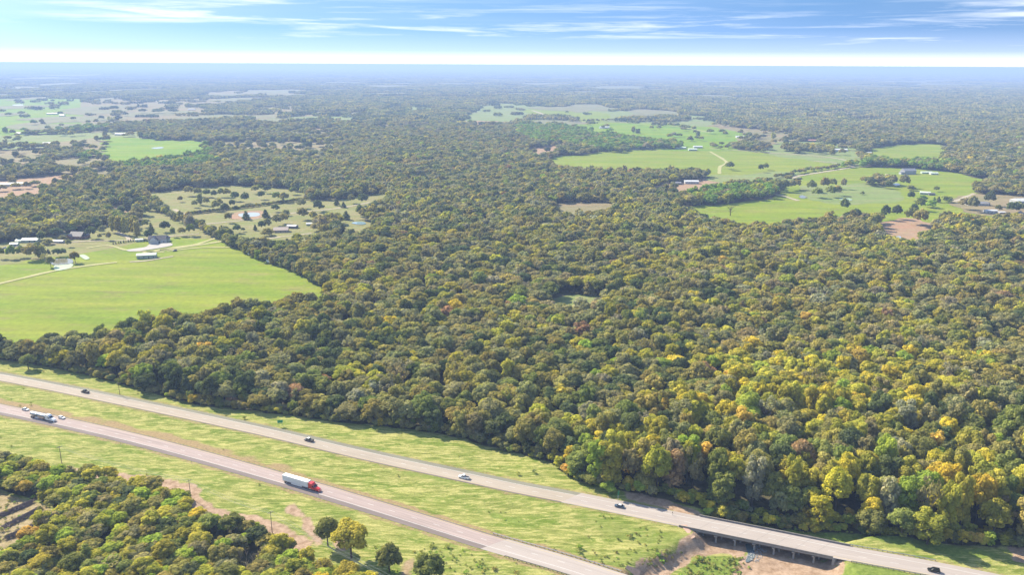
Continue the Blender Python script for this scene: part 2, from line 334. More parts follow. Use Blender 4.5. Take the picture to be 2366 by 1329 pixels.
CLEAR = [  # (polygon, material, scatter density)
    (LF, GREEN, 0), (YD, YARD, 0),
    (PF((240, 482), (290, 472), (318, 478), (318, 490), (270, 492)), BARE, .15),
    (PF((310, 478), (345, 470), (385, 492), (430, 512), (400, 500), (350, 500)), YARD, .2),
    (PF((345, 450), (400, 440), (470, 432), (560, 428), (640, 436), (705, 446), (700, 458), (640, 474), (560, 484), (440, 495), (380, 482)), YARD, 0),
    (PF((455, 522), (500, 498), (600, 484), (700, 468), (800, 457), (868, 448), (893, 452), (880, 466), (860, 482), (800, 496), (740, 505), (690, 535), (600, 552), (545, 548), (500, 535)), YARD, 0),
    (PF((590, 545), (640, 535), (745, 522), (760, 534), (690, 548), (610, 556)), YARD, .15),
    (PF((785, 518), (830, 510), (862, 516), (850, 528), (800, 530)), YARD, 0),
    # upper left
    (PF((-200, 236), (0, 228), (100, 227), (200, 231), (206, 262), (206, 292), (100, 300), (0, 306), (-200, 312)), VIVID, .012),
    (PF((200, 231), (330, 230), (450, 232), (472, 244), (468, 256), (430, 268), (330, 279), (260, 285), (204, 292)), TAN, .05),
    (PF((-200, 318), (0, 313), (120, 309), (220, 306), (330, 304), (320, 310), (240, 318), (150, 328), (60, 333), (-200, 340)), MIXED, .03),
    (PF((130, 328), (245, 318), (246, 330), (240, 345), (180, 344), (130, 338)), TAN, .05),
    (PF((245, 319), (330, 321), (400, 324), (462, 326), (478, 334), (440, 352), (380, 364), (300, 370), (250, 366), (240, 345)), VIVID, 0),
    (PF((-100, 352), (0, 348), (90, 345), (120, 353), (100, 366), (50, 378), (-100, 392)), TAN, .08),
    (PF((-100, 420), (0, 418), (100, 406), (172, 402), (182, 412), (110, 424), (30, 434), (-100, 440)), BARE, .04),
    (PF((-100, 446), (0, 440), (60, 434), (108, 433), (95, 446), (40, 456), (-100, 462)), BARE, .05),
    (PF((215, 400), (272, 396), (270, 404), (225, 410)), TAN, .05),
    (PF((480, 332), (560, 328), (700, 327), (782, 333), (782, 342), (700, 347), (560, 345), (490, 340)), TAN, .1),
    (PF((560, 262), (700, 258), (800, 262), (780, 270), (620, 275)), TAN, .35),
    (PF((440, 300), (560, 296), (640, 300), (560, 306)), TAN, .3),
    (PF((600, 276), (760, 268), (840, 272), (760, 282), (640, 286)), MIXED, .2),
    (PF((620, 302), (730, 296), (790, 300), (740, 308)), BARE, .2),
    (PF((335, 233), (460, 228), (560, 231), (540, 237), (400, 239)), TAN, .05), (PF((460, 213), (540, 209), (640, 212), (705, 216), (560, 217)), TAN, .02),
    (PF((585, 252), (680, 244), (705, 249), (640, 257)), TAN, .1), (PF((100, 372), (160, 362), (235, 372), (200, 384), (120, 386)), TAN, .12), (PF((700, 310), (760, 305), (800, 312), (740, 318)), TAN, .1),
    (PF((860, 290), (960, 284), (1000, 289), (900, 297)), TAN, .2), (PF((880, 250), (960, 240), (1010, 246), (930, 256)), MIXED, .2), (PF((1850, 262), (1960, 258), (1990, 264), (1880, 268)), TAN, .2),
    (PF((2080, 206), (2180, 203), (2240, 206), (2140, 209)), TAN, 0), (PF((1640, 408), (1700, 404), (1780, 400), (1850, 394), (1850, 406), (1760, 416), (1690, 420)), MIXED, .05),
    # middle
    (PF((1120, 238), (1200, 241), (1300, 249), (1400, 254), (1500, 260), (1600, 266), (1650, 272), (1640, 284), (1560, 290), (1400, 280), (1300, 290), (1240, 290), (1215, 278), (1160, 275), (1080, 272), (1100, 255)), MIXED, .03),
    (PF((1230, 250), (1320, 252), (1400, 262), (1390, 280), (1280, 282), (1225, 272)), GREEN, .02),
    (PF((1280, 292), (1380, 284), (1500, 284), (1600, 290), (1690, 300), (1720, 316), (1700, 332), (1620, 338), (1540, 338), (1440, 325), (1340, 312), (1290, 305)), VIVID, .012),
    (PF((1600, 268), (1680, 290), (1760, 300), (1830, 312), (1820, 325), (1720, 322), (1650, 300), (1580, 282)), TAN, .05),
    (PF((1270, 364), (1320, 358), (1370, 352), (1450, 346), (1640, 344), (1800, 357), (1940, 372), (1925, 386), (1840, 402), (1740, 410), (1680, 408), (1655, 400), (1600, 392), (1400, 390), (1330, 385), (1280, 378)), GREEN, 0),
    (PF((1520, 424), (1600, 420), (1690, 408), (1720, 410), (1700, 420), (1620, 432), (1530, 438)), BARE, .02),
    (PF((1265, 478), (1300, 472), (1380, 470), (1400, 476), (1380, 494, 8), (1300, 496, 8)), TAN, 0),
    (PF((1215, 350), (1270, 336), (1300, 334), (1290, 346), (1240, 356)), BARE, .05),
    (PF((1060, 285), (1110, 279), (1200, 284), (1180, 290), (1080, 291)), BARE, .1),
    (P((1258, 700), (1300, 683), (1345, 681), (1392, 687), (1400, 700), (1370, 726), (1310, 728), (1268, 714), jag=.3), MARSH, 0),
    # right
    (P((1750, 348), (1800, 350), (1900, 360), (1990, 370), (1985, 386), (1880, 384), (1780, 372), jag=.3), MIXED, .01),
    (PF((1985, 354), (2050, 340), (2110, 333), (2160, 333), (2192, 345), (2190, 362), (2120, 366), (2050, 364)), GREEN, 0),
    (PF((1780, 334), (1860, 325), (1925, 330), (1990, 350), (1985, 374, 0), (1940, 378, 0), (1860, 368, 0), (1790, 360, 0)), MIXED, .06),
    (PF((1780, 458), (1800, 440), (1830, 418), (1880, 402), (1975, 388), (2080, 388), (2150, 392), (2230, 404), (2285, 424), (2262, 446), (2330, 455), (2500, 462), (2500, 520),
       (2366, 506, 8), (2280, 508, 8), (2210, 498, 8), (2130, 505), (2070, 496, 8), (1960, 504, 8), (1880, 512, 8), (1780, 524, 8), (1700, 522, 8), (1640, 504, 8), (1570, 488, 8), (1590, 478), (1700, 470)), GREEN, 0),
    (PF((1850, 438), (1960, 424), (2050, 430), (2080, 440), (2000, 452), (1900, 452)), MIXED, 0),
    (PF((2205, 466), (2262, 448), (2366, 456), (2500, 460), (2500, 484), (2366, 480), (2260, 478)), TAN, 0),
    (PF((2030, 528), (2060, 512), (2110, 506), (2155, 516), (2170, 536), (2140, 556, 6), (2090, 562, 6), (2040, 545, 6)), BARE, 0),
]
GROVES = [P((1212, 300), (1290, 292), (1380, 312), (1480, 324), (1560, 336), (1575, 345), (1480, 346), (1380, 342), (1290, 328), (1215, 312)),
          P((1225, 270), (1310, 272), (1330, 279), (1240, 283)), P((1440, 276), (1560, 272), (1600, 280), (1480, 282)),
          P((1400, 340), (1440, 336), (1450, 350), (1405, 352)), P((1800, 340), (1850, 345), (1910, 342), (1905, 352), (1830, 356)),
          P((150, 302), (200, 296), (205, 303), (120, 308)), P((2000, 420), (2060, 424), (2062, 432), (2010, 432))]
GREENW = [P((200, 352), (300, 372), (400, 350), (478, 342), (490, 372), (440, 395), (300, 392), (220, 380)), P((1200, 292), (1400, 305), (1600, 330), (1600, 348), (1400, 352), (1200, 320)),
          P((1950, 372), (2060, 360), (2160, 366), (2210, 392), (2120, 400), (1960, 390)), P((-200, 292), (205, 290), (210, 306), (-200, 312)), P((1600, 480), (1760, 500), (1780, 530), (1640, 520)),
          P((2120, 440), (2210, 440), (2200, 480), (2110, 490)), P((1620, 445), (1800, 440), (1800, 472), (1620, 478)), P((700, 1000), (1400, 1000), (1400, 1180), (900, 1100))]
# far random clearings
frng = np.random.default_rng(3); FARF = []
while len(FARF) < 170:
    yy = 2300 * (14000 / 2300) ** frng.random(); xx = (frng.random() * 2 - 1) * yy * .72
    px, py, _ = PX([[xx, yy, 0]]); px, py = px[0], py[0]
    if (px > 1250 and frng.random() < .35) or (px > 1750 and py > 200 and frng.random() < .8) or (800 < px < 1250 and py > 225 and frng.random() < .75): continue
    if py > 235 and frng.random() < .5: continue
    wx = yy * frng.uniform(.015, .055); wy = yy * frng.uniform(.025, .08)
    k = frng.integers(5, 8); a = frng.random() * 6.28
    th = a + np.arange(k) * 2 * math.pi / k
    rr = frng.uniform(.6, 1.1, k)
    FARF.append(catmull(np.stack([xx + wx * rr * np.cos(th), yy + wy * rr * np.sin(th)], 1), 3, True))

# ------------------------------------------------------------------ ground sheet
def axis(lo, hi, step, far_lo, far_hi, g=1.16):
    a = list(np.arange(lo, hi + step, step)); s = step
    while a[-1] < far_hi: s *= g; a.append(a[-1] + s)
    s = step; b = [lo]
    while b[-1] > far_lo: s *= g; b.append(b[-1] - s)
    return np.array(sorted(b[1:]) + a)
gx = axis(-420, 330, 1.5, -70000, 70000); gy = axis(225, 545, 1.5, -900, 80000)
XX, YY = np.meshgrid(gx, gy); nx, ny = len(gx), len(gy)
ZZ = H(XX.ravel(), YY.ravel())
gme = bpy.data.meshes.new('ground')
vv = np.stack([XX.ravel(), YY.ravel(), ZZ], 1)
ii = (np.arange(ny - 1)[:, None] * nx + np.arange(nx - 1)[None]).ravel()
ff = np.stack([ii, ii + 1, ii + nx + 1, ii + nx], 1)
gme.from_pydata(vv.tolist(), [], ff.tolist()); gme.polygons.foreach_set('use_smooth', [True] * len(ff))
x, y = XX.ravel(), YY.ravel()
nearm = (np.abs(x) < 700) & (y > 60) & (y < 900)
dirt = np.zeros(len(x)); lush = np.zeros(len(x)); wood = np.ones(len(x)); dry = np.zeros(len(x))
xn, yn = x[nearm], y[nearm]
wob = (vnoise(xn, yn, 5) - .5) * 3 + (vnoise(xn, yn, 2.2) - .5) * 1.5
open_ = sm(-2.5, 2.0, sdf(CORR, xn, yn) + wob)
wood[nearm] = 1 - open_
d_ = np.zeros(len(xn)); l_ = np.zeros(len(xn)); y_ = np.zeros(len(xn))
def addm(arr, poly, w, k=1.0): return np.maximum(arr, k * sm(-w, w, sdf(poly, xn, yn) + wob * 1.2))
for pl, w_, k in [
    (P((1612, 1246), (1660, 1254), (1716, 1262), (1722, 1284), (1660, 1284), (1600, 1290), (1560, 1318), (1540, 1345), (1468, 1345), (1475, 1318), (1520, 1300), (1570, 1276), z=-4.5), 2, 1),
    (P((1722, 1286), (1790, 1284), (1880, 1292), (1940, 1302), (1930, 1345), (1800, 1360), (1700, 1345), z=-4.5), 2, 1),
    (P((1590, 1225), (1680, 1230), (1950, 1285), (1900, 1300), (1700, 1275), (1610, 1252), z=-4.5), 2, .9),
    (P((1820, 1232), (1870, 1232), (1935, 1246), (1925, 1262), (1880, 1262), (1830, 1246), z=-3), 2, .9),
    (P((668, 1168), (700, 1182), (738, 1228), (752, 1258), (722, 1262), (700, 1216), (655, 1176)), 3, .85),
    (P((1425, 1112), (1470, 1128), (1530, 1150), (1590, 1172), (1640, 1186), (1600, 1190), (1540, 1176), (1470, 1158), (1445, 1140)), 2.5, 1),
    (P((2335, 1262), (2420, 1270), (2420, 1300), (2345, 1296)), 2, .9),
    (P((770, 1236), (800, 1230), (815, 1262), (780, 1272)), 2, .9),
    (P((930, 1300), (960, 1290), (950, 1329), (920, 1345)), 2, .6)]: d_ = addm(d_, pl, w_, k)
d_ = np.maximum(d_, sm(-1.5, 2.5, sdf(SLASH, xn, yn)) * .55); 
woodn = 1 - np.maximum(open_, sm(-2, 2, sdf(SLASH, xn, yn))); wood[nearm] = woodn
edge = catmull(GP([(130, 1071, 4), (240, 1084, 4), (330, 1095, 4), (425, 1118, 3), (455, 1158, 3), (520, 1178, 3), (600, 1196, 3), (640, 1216, 3), (690, 1244, 3)]), 4)
de = segdist(edge, xn, yn); d_ = np.maximum(d_, .85 * sm(7, 2.5, de + wob))
for pl, w_, k in [(P((1330, 1186), (1420, 1196), (1500, 1215), (1580, 1232), (1600, 1246), (1540, 1275), (1470, 1305), (1430, 1318), (1380, 1300), (1420, 1280), (1480, 1262), (1400, 1236), (1330, 1206)), 3, .5),
    (P((1575, 1345), (1590, 1305), (1630, 1284), (1690, 1278), (1722, 1288), (1712, 1310), (1690, 1345), z=-4), 2, 1),
    (P((1640, 1186), (1760, 1200), (1870, 1216), (2000, 1228), (2120, 1262), (2250, 1282), (2330, 1300), (2200, 1300), (2000, 1262), (1850, 1232), (1700, 1208), z=-3), 2, .9),
    (P((1960, 1300), (2080, 1318), (2150, 1345), (1960, 1360)), 3, .8),
    (P((940, 1086), (1010, 1098), (1080, 1118), (1060, 1124), (990, 1112), (930, 1096)), 3, .6),
    (P((1110, 1176), (1200, 1192), (1230, 1212), (1180, 1206), (1110, 1184)), 3, .8)]: l_ = addm(l_, pl, w_, k)
# dry verges: by distance from each carriageway
def side(Rl, X, Y):
    best = np.full(X.shape, 1e18); sg = np.zeros(X.shape)
    for i in range(0, len(Rl) - 1, 2):
        a = Rl[i]; b = Rl[min(i + 2, len(Rl) - 1)]; ab = b - a; t = np.clip(((X - a[0]) * ab[0] + (Y - a[1]) * ab[1]) / (ab @ ab), 0, 1)
        dx, dy = X - a[0] - t * ab[0], Y - a[1] - t * ab[1]; dd = dx * dx + dy * dy; c = dd < best
        best = np.where(c, dd, best); sg = np.where(c, np.sign(ab[0] * dy - ab[1] * dx), sg)
    return np.sqrt(best) * sg
sa, sb = side(RA, xn, yn), side(RB, xn, yn)
y_ = np.maximum(y_, sm(5.5, 7, sa) * sm(14 + 5 * vnoise(xn, yn, 14), 9, sa + wob) * sm(-30, -140, xn) * (.25 + .9 * vnoise(xn, yn, 9)))
y_ = np.maximum(y_, .8 * sm(5.5, 6.2, sa) * sm(10, 7.5, sa + wob * .6)); y_ = np.maximum(y_, .7 * sm(-5.5, -6.2, sa) * sm(-9.5, -7, sa + wob * .6))
y_ = np.maximum(y_, .6 * sm(5.5, 6.2, np.abs(sb)) * sm(9, 7, np.abs(sb) + wob * .6))
dirt[nearm] = d_; lush[nearm] = l_; dry[nearm] = y_
for nm, arr in (('dirt', dirt), ('lush', lush), ('wood', wood), ('dry', dry)):
    a = gme.attributes.new(nm, 'FLOAT', 'POINT'); a.data.foreach_set('value', arr.astype(np.float32))
gm = bpy.data.materials.new('verge_ground'); gm.use_nodes = True; t = gm.node_tree; b = t.nodes['Principled BSDF']
b.inputs['Roughness'].default_value = 0.95; b.inputs['Specular IOR Level'].default_value = 0.08
co = nd(t, 'ShaderNodeTexCoord').outputs['Object']
at = lambda n: nd(t, 'ShaderNodeAttribute', attribute_name=n).outputs['Fac']
vst = mapping(t, co, scale=(1.0, 2.6, 1), rot=(0, 0, R_(27)))
nb = noise(t, vst, 0.045, 5, 0.6, dist=0.5)
g1 = mixc(t, ramp(t, nb, [(0.38, 0), (0.62, 1)]), (0.135, 0.195, 0.025), (0.27, 0.275, 0.075))
nmid = noise(t, mapping(t, co, scale=(.55, 2.6, 1), rot=(0, 0, R_(27))), 0.20, 6, 0.68, dist=1.0)
g1 = mixc(t, ramp(t, nmid, [(0.48, 0), (0.60, .85)]), g1, (0.42, 0.385, 0.135))
g1 = mixc(t, ramp(t, nmid, [(0.36, .8), (0.47, 0)]), g1, (0.120, 0.152, 0.024))
nf = noise(t, vst, 1.3, 4, 0.75)
g1 = mixc(t, 1.0, g1, ramp(t, nf, [(0.30, 0.55), (0.5, 1.0), (0.70, 1.5)]), 'MULTIPLY')
lushc = mixc(t, ramp(t, noise(t, co, 0.5, 5, .7), [(0.35, 0), (0.65, 1)]), (0.115, 0.165, 0.025), (0.23, 0.28, 0.06))
dryc = mixc(t, ramp(t, noise(t, vst, 0.6, 5, .7), [(0.35, 0), (0.65, 1)]), (0.207, 0.148, 0.074), (0.370, 0.274, 0.141))
dirtc = mixc(t, ramp(t, noise(t, co, 0.35, 6, .7), [(0.35, 0), (0.62, 1)]), (0.25, 0.165, 0.10), (0.44, 0.315, 0.22))
def msk(a, k=.55):  # ragged mask edges
    return ramp(t, mth(t, 'ADD', a, mth(t, 'MULTIPLY', mth(t, 'SUBTRACT', nf, 0.5), k)), [(0.35, 0), (0.65, 1)])
c = mixc(t, msk(at('dry'), 1.1), g1, dryc)
c = mixc(t, msk(at('lush'), .9), c, lushc)
c = mixc(t, msk(at('dirt'), .9), c, dirtc)
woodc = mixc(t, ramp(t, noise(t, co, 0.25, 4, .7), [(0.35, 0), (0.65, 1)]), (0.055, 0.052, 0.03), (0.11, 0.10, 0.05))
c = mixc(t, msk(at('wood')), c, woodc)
t.links.new(c, b.inputs['Base Color'])
bp = nd(t, 'ShaderNodeBump'); bp.inputs['Strength'].default_value = 0.9; bp.inputs['Distance'].default_value = 0.5
t.links.new(mth(t, 'ADD', nf, nmid), bp.inputs['Height']); t.links.new(bp.outputs[0], b.inputs['Normal'])
props(link('ground', gme, gm), kind='structure')

def sheet(name, poly, m_, z=0.12, drape=False, kind='structure'):
    tri = tessellate_polygon([[Vector((p[0], p[1], 0)) for p in poly]])
    me = bpy.data.meshes.new(name); me.from_pydata([(p[0], p[1], (H1(p[0], p[1]) if drape else 0) + z) for p in poly], [], [tuple(t_) for t_ in tri])
    o = link(name, me, m_); 
    if kind: props(o, kind=kind)
    if me.polygons and me.polygons[0].normal.z < 0: me.flip_normals()
    return o
for k, (pl, mt, dn) in enumerate(CLEAR):
    nm = 'bare_soil' if mt is BARE else ('marsh' if mt is MARSH else 'field')
    sheet(nm, pl, mt, 0.12 + 0.03 * (k % 7) + (0.15 if mt is TAN and pl[:, 1].mean() < 1500 and pl[:, 0].mean() > 300 else 0))
mbf = MB()
for pl in FARF:
    tri = tessellate_polygon([[Vector((p[0], p[1], 0)) for p in pl]]); mbf.add([(p[0], p[1], .8 + .1 * random.random()) for p in pl], tri)
props(mbf.obj('distant_field', FARA), kind='structure')

def strip(name, pts, w_, m_, z=0.45, kind='structure', px=True, n=6):
    Q = catmull(GP(pts) if px else np.asarray(pts), n); Ln = Line(Q); mb = MB(); vs = []
    for s in Ln.S:
        j = 1 + .18 * math.sin(s * .13) if px else 1
        for o in (-w_ / 2 * j, w_ / 2 * j):
            p, _ = Ln.at(s, o); vs.append((p[0], p[1], z + H1(*p)))
    mb.add(vs, [(2 * i, 2 * i + 1, 2 * i + 3, 2 * i + 2) for i in range(len(Ln.S) - 1)])
    o = mb.obj(name, m_)
    for pl in o.data.polygons[:1]:
        if pl.normal.z < 0: o.data.flip_normals()
    return props(o, kind=kind)
for pts, w_, mt in [
    ([(-60, 579), (0, 574), (60, 569), (130, 563), (200, 558), (300, 556), (345, 551), (400, 546), (460, 541)], 4, PALE),
    ([(385, 581), (420, 577), (470, 573), (550, 572)], 4, TRACK), ([(330, 585), (400, 573), (450, 566), (480, 557), (515, 546)], 6, TRACK),
    ([(200, 574), (250, 568), (300, 580), (380, 583)], 4, TRACK), ([(370, 579), (440, 570), (490, 562), (530, 556)], 6, TRACK),
    ([(-60, 668), (0, 656), (60, 642), (120, 628), (200, 615), (270, 607)], 6, TRACK), ([(300, 606), (340, 603), (400, 593)], 4, PALE),
    ([(455, 520), (520, 514), (600, 505), (660, 496), (700, 490), (780, 482), (855, 468)], 5, PALE), ([(402, 484), (415, 490), (432, 498)], 6, PALE),
    ([(270, 538), (290, 546), (300, 555)], 5, PALE), ([(600, 556), (650, 548), (720, 540)], 4, PALE),
    ([(1640, 343), (1760, 352), (1900, 362), (1962, 372)], 7, PALE), ([(1826, 413), (1850, 406), (1900, 398), (1975, 386)], 8, PALE),
    ([(1790, 449), (1815, 455), (1845, 464)], 7, PALE), ([(1640, 350), (1678, 374), (1664, 385), (1662, 402)], 7, TRACK),
    ([(1230, 255), (1250, 262), (1262, 268)], 14, PALE), ([(1380, 276), (1480, 287), (1560, 292), (1640, 306)], 9, TRACK),
    ([(2205, 466), (2230, 456), (2252, 447)], 6, PALE), ([(178, 401), (195, 406), (212, 414)], 12, PALE), ([(1258, 340), (1275, 333), (1286, 334)], 9, PALE),
    ([(2048, 402), (2050, 412), (2047, 419)], 5, TRACK), ([(0, 331), (60, 333), (150, 329), (240, 324)], 7, TRACK), ([(1880, 372), (1930, 377), (1975, 386)], 6, PALE)]:
    strip('dirt_track', pts, w_, mt, 0.5)
sheet('driveway', PS((295, 578), (335, 572), (345, 566), (362, 564), (392, 562), (398, 568), (370, 574), (330, 580), (300, 582), n=2), CONC, 0.6)

# ponds
def water(name, col, rough=.15):
    mm = mat(name, col, rough, 0, 0.12, 0.15, 0.5, 'Object', 0.02); return mm
PG, PB, PW = water('algae_water', (0.25, 0.33, 0.16), .4), water('muddy_water', (0.17, 0.16, 0.09)), water('pale_water', (0.30, 0.34, 0.36), .3)
for nm, pl, m_ in [('pond', PS((118, 602), (140, 599), (165, 600), (168, 609), (150, 613), (122, 613)), PB), ('pond', PS((126, 615), (145, 613), (168, 611), (166, 618), (150, 624), (128, 626)), PG),
                 ('pond', PS((184, 591), (196, 590), (207, 598), (198, 601), (190, 597)), PG), ('pond', PS((551, 496), (575, 492), (598, 493), (596, 500), (560, 502)), PW),
                 ('pond', PS((812, 516), (835, 513), (846, 517), (834, 520)), water('blue_water', (0.2, 0.3, 0.34))), ('pond', PS((2063, 426), (2072, 424), (2080, 427), (2072, 430)), PW),
                 ('pond', PS((1938, 460), (1955, 458), (1970, 462), (1952, 466)), PG), ('pond', PS((1845, 454), (1855, 452), (1866, 457), (1852, 459)), PB),
                 ('pond', PS((350, 342), (372, 340), (378, 342), (360, 344)), PW), ('pond', PS((1383, 295), (1395, 294), (1405, 296), (1390, 297)), PW),
                 ('pond', PS((2064, 552), (2072, 547), (2082, 548), (2076, 556)), water('grey_water', (.25, .28, .3))), ('pond', PS((28, 242), (48, 241), (54, 243), (40, 245)), PW),
                 ('pond', PS((112, 261), (128, 260), (132, 262), (118, 264)), PW)]: sheet(nm, pl, m_, 0.62)
sheet('bare_soil', PS((528, 503), (540, 493), (575, 488), (606, 488), (612, 497), (590, 506), (545, 508)), BARE, 0.55)
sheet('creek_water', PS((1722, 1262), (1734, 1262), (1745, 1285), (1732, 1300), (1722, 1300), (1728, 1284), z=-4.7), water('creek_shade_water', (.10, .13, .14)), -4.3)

# ------------------------------------------------------------------ carriageways
def road_mat(name, lane, var, streak):
    mm = bpy.data.materials.new(name); mm.use_nodes = True; t = mm.node_tree; b = t.nodes['Principled BSDF']; b.inputs['Roughness'].default_value = .9
    b.inputs['Specular IOR Level'].default_value = .2
    uv = nd(t, 'ShaderNodeUVMap').outputs[0]
    sx = nd(t, 'ShaderNodeSeparateXYZ'); t.links.new(uv, sx.inputs[0])
    st = noise(t, mapping(t, uv, scale=(0.012, 1.5, 1)), 1.0, 4, .6)
    pt = noise(t, mapping(t, uv, scale=(0.05, .3, 1)), 1.0, 6, .7)
    c = mixc(t, 1.0, lane, ramp(t, st, [(0.3, 1 - streak), (0.7, 1 + streak)]), 'MULTIPLY')
    c = mixc(t, 1.0, c, ramp(t, pt, [(0.3, 1 - var), (0.7, 1 + var)]), 'MULTIPLY')
    t.links.new(c, b.inputs['Base Color']); return mm
ASPH = road_mat('worn_asphalt', (0.296, 0.237, 0.215), .10, .22); SHLD = road_mat('shoulder_asphalt', (0.159, 0.130, 0.118), .15, .08)
SHLB = road_mat('grey_shoulder', (0.174, 0.167, 0.126), .15, .08); CONR = road_mat('road_concrete', (0.318, 0.277, 0.248), .07, .10)
ASPB = road_mat('pale_asphalt', (0.303, 0.259, 0.207), .10, .14)
LINEW = mat('white_marking', (0.459, 0.444, 0.422), .7, 0, .12, .5); LINEY = mat('yellow_marking', (0.444, 0.348, 0.163), .7, 0, .12, .5)
def band(name, Ln, s0, s1, o0, o1, m_, z, step=6.0, kind='structure', skew=0.0, thick=0):
    n = max(2, int((s1 - s0) / step) + 1); ss = np.linspace(s0, s1, n); mb = MB(); vs = []; uvs = []
    for i, s in enumerate(ss):
        for o in (o0, o1):
            p, _ = Ln.at(s + (skew * o if i in (0, n - 1) or True else 0), o); vs.append((p[0], p[1], z)); uvs.append((s, o))
    fs = [(2 * i, 2 * i + 2, 2 * i + 3, 2 * i + 1) for i in range(n - 1)]
    me = bpy.data.meshes.new(name); me.from_pydata(vs, [], fs); u = me.uv_layers.new(name='UVMap')
    for lp in me.loops: u.data[lp.index].uv = uvs[lp.vertex_index]
    if me.polygons[0].normal.z < 0: me.flip_normals()
    return props(link(name, me, m_), kind=kind)
sAj, sBj = LA.near(G(1141, 1256)), LB.near(G(1320, 1152))
sA1, sB1 = LA.S[-1] - 2, LB.S[-1] - 2
sBb0, sBb1 = LB.near(G(1592, 1206)), LB.near(G(1948, 1277))
sAb0, sAb1 = LA.near(G(1440, 1350)), LA.S[-1] - 2
Z = 0.10
band('road', LA, 2, sAj, -2.9, 5.0, ASPH, Z, skew=.6); band('road', LA, sAj, sA1, -5.9, 5.9, CONR, Z, skew=.6)
band('road_shoulder', LA, 2, sAj, -5.9, -2.9, SHLD, Z, skew=.6); band('road_shoulder', LA, 2, sAj, 5.0, 5.9, SHLD, Z, skew=.6)
band('road', LB, 2, sBj, -5.0, 2.9, ASPB, Z, skew=.6); band('road', LB, sBj, sB1, -5.9, 5.9, CONR, Z, skew=.6)
band('road_shoulder', LB, 2, sBj, 2.9, 5.9, SHLB, Z, skew=.6); band('road_shoulder', LB, 2, sBj, -5.9, -5.0, SHLD, Z, skew=.6)
for Ln, o, m_, s1 in ((LA, -2.8, LINEW, sA1), (LA, 4.75, LINEY, sA1), (LB, 2.8, LINEW, sB1), (LB, -4.75, LINEY, sB1)):
    band('road_marking', Ln, 2, s1, o - .11, o + .11, m_, Z + .006)
for Ln, o, s1 in ((LA, .97, sA1), (LB, -.97, sB1)):
    mb = MB(); s = 4.0
    while s < s1 - 5:
        a, _ = Ln.at(s, o - .09); b2, _ = Ln.at(s, o + .09); c2, _ = Ln.at(s + 3.2, o + .09); d2, _ = Ln.at(s + 3.2, o - .09)
        mb.add([(q[0], q[1], Z + .006) for q in (a, d2, c2, b2)], [(0, 1, 2, 3)]); s += 12.2
    props(mb.obj('road_marking', LINEW), kind='structure')

# ------------------------------------------------------------------ bridges
def bridge(Ln, s0, s1, label, nb, skew=.6, near_side=-1):
    p0, yw = Ln.at((s0 + s1) / 2); root = empty('highway_bridge', (p0[0], p0[1], -4.5)); props(root, label, 'bridge')
    def rel(mb): mb.v = [(v[0] - p0[0], v[1] - p0[1], v[2] + 4.5) for v in mb.v]; return mb
    ss = np.linspace(s0 - 1, s1 + 1, 14)
    def run(o0, o1, z0, z1, sa_, sb_):
        mb = MB(); rings = []
        for s in np.linspace(sa_, sb_, 14):
            a, _ = Ln.at(s + skew * o0, o0); b3, _ = Ln.at(s + skew * o1, o1)
            rings.append([(a[0], a[1], z0), (b3[0], b3[1], z0), (b3[0], b3[1], z1), (a[0], a[1], z1)])
        return rel(mb.loft(rings))
    run(-6.25, 6.25, -.32, Z - .02, s0, s1).obj('deck', CONC, root)
    mbg = MB()
    for o in (-5.3, -1.8, 1.8, 5.3):
        r = run(o - .3, o + .3, -1.05, -.323, s0, s1); b0 = len(mbg.v); mbg.v += r.v; mbg.f += [tuple(i + b0 for i in f) for f in r.f]; mbg.mi += r.mi
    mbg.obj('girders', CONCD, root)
    for o in (-6.05, 6.05):
        run(o - .17, o + .17, Z + .24 if False else Z, Z + .82, s0 + .5, s1 - .5).obj('railing', CONCD, root)
    for k in range(nb):
        s = s0 + (s1 - s0) * (k + 1) / (nb + 1)
        cap = run(-6.0, 6.0, -1.6, -1.053, s - .45, s + .45).obj('pier', CONC, root)
        for o in (-5.2, -1.7, 1.7, 5.2):
            p, _ = Ln.at(s + skew * o, o); zb = min(H1(*p) - .3, -1.8); rel(MB().tube((p[0], p[1], zb), (p[0], p[1], -1.603), .42, n=10)).obj('column', CONC, cap)
    for k in range(1, nb + 1):
        s = s0 + (s1 - s0) * k / (nb + 1); run(-5.8, 5.8, Z + .001, Z + .012, s - .07, s + .07).obj('deck_joint', CONCD, root)
    for s, dr in ((s0, -1), (s1, 1)):
        run(-6.3, 6.3, -3.2, -.33, s - .5, s + .5).obj('abutment', CONC, root)
bridge(LB, sBb0, sBb1, 'long concrete girder bridge of the far carriageway over the bare creek bed', 7)
bridge(LA, sAb0, sAb1, 'concrete bridge end of the near carriageway at the bottom picture edge', 5)
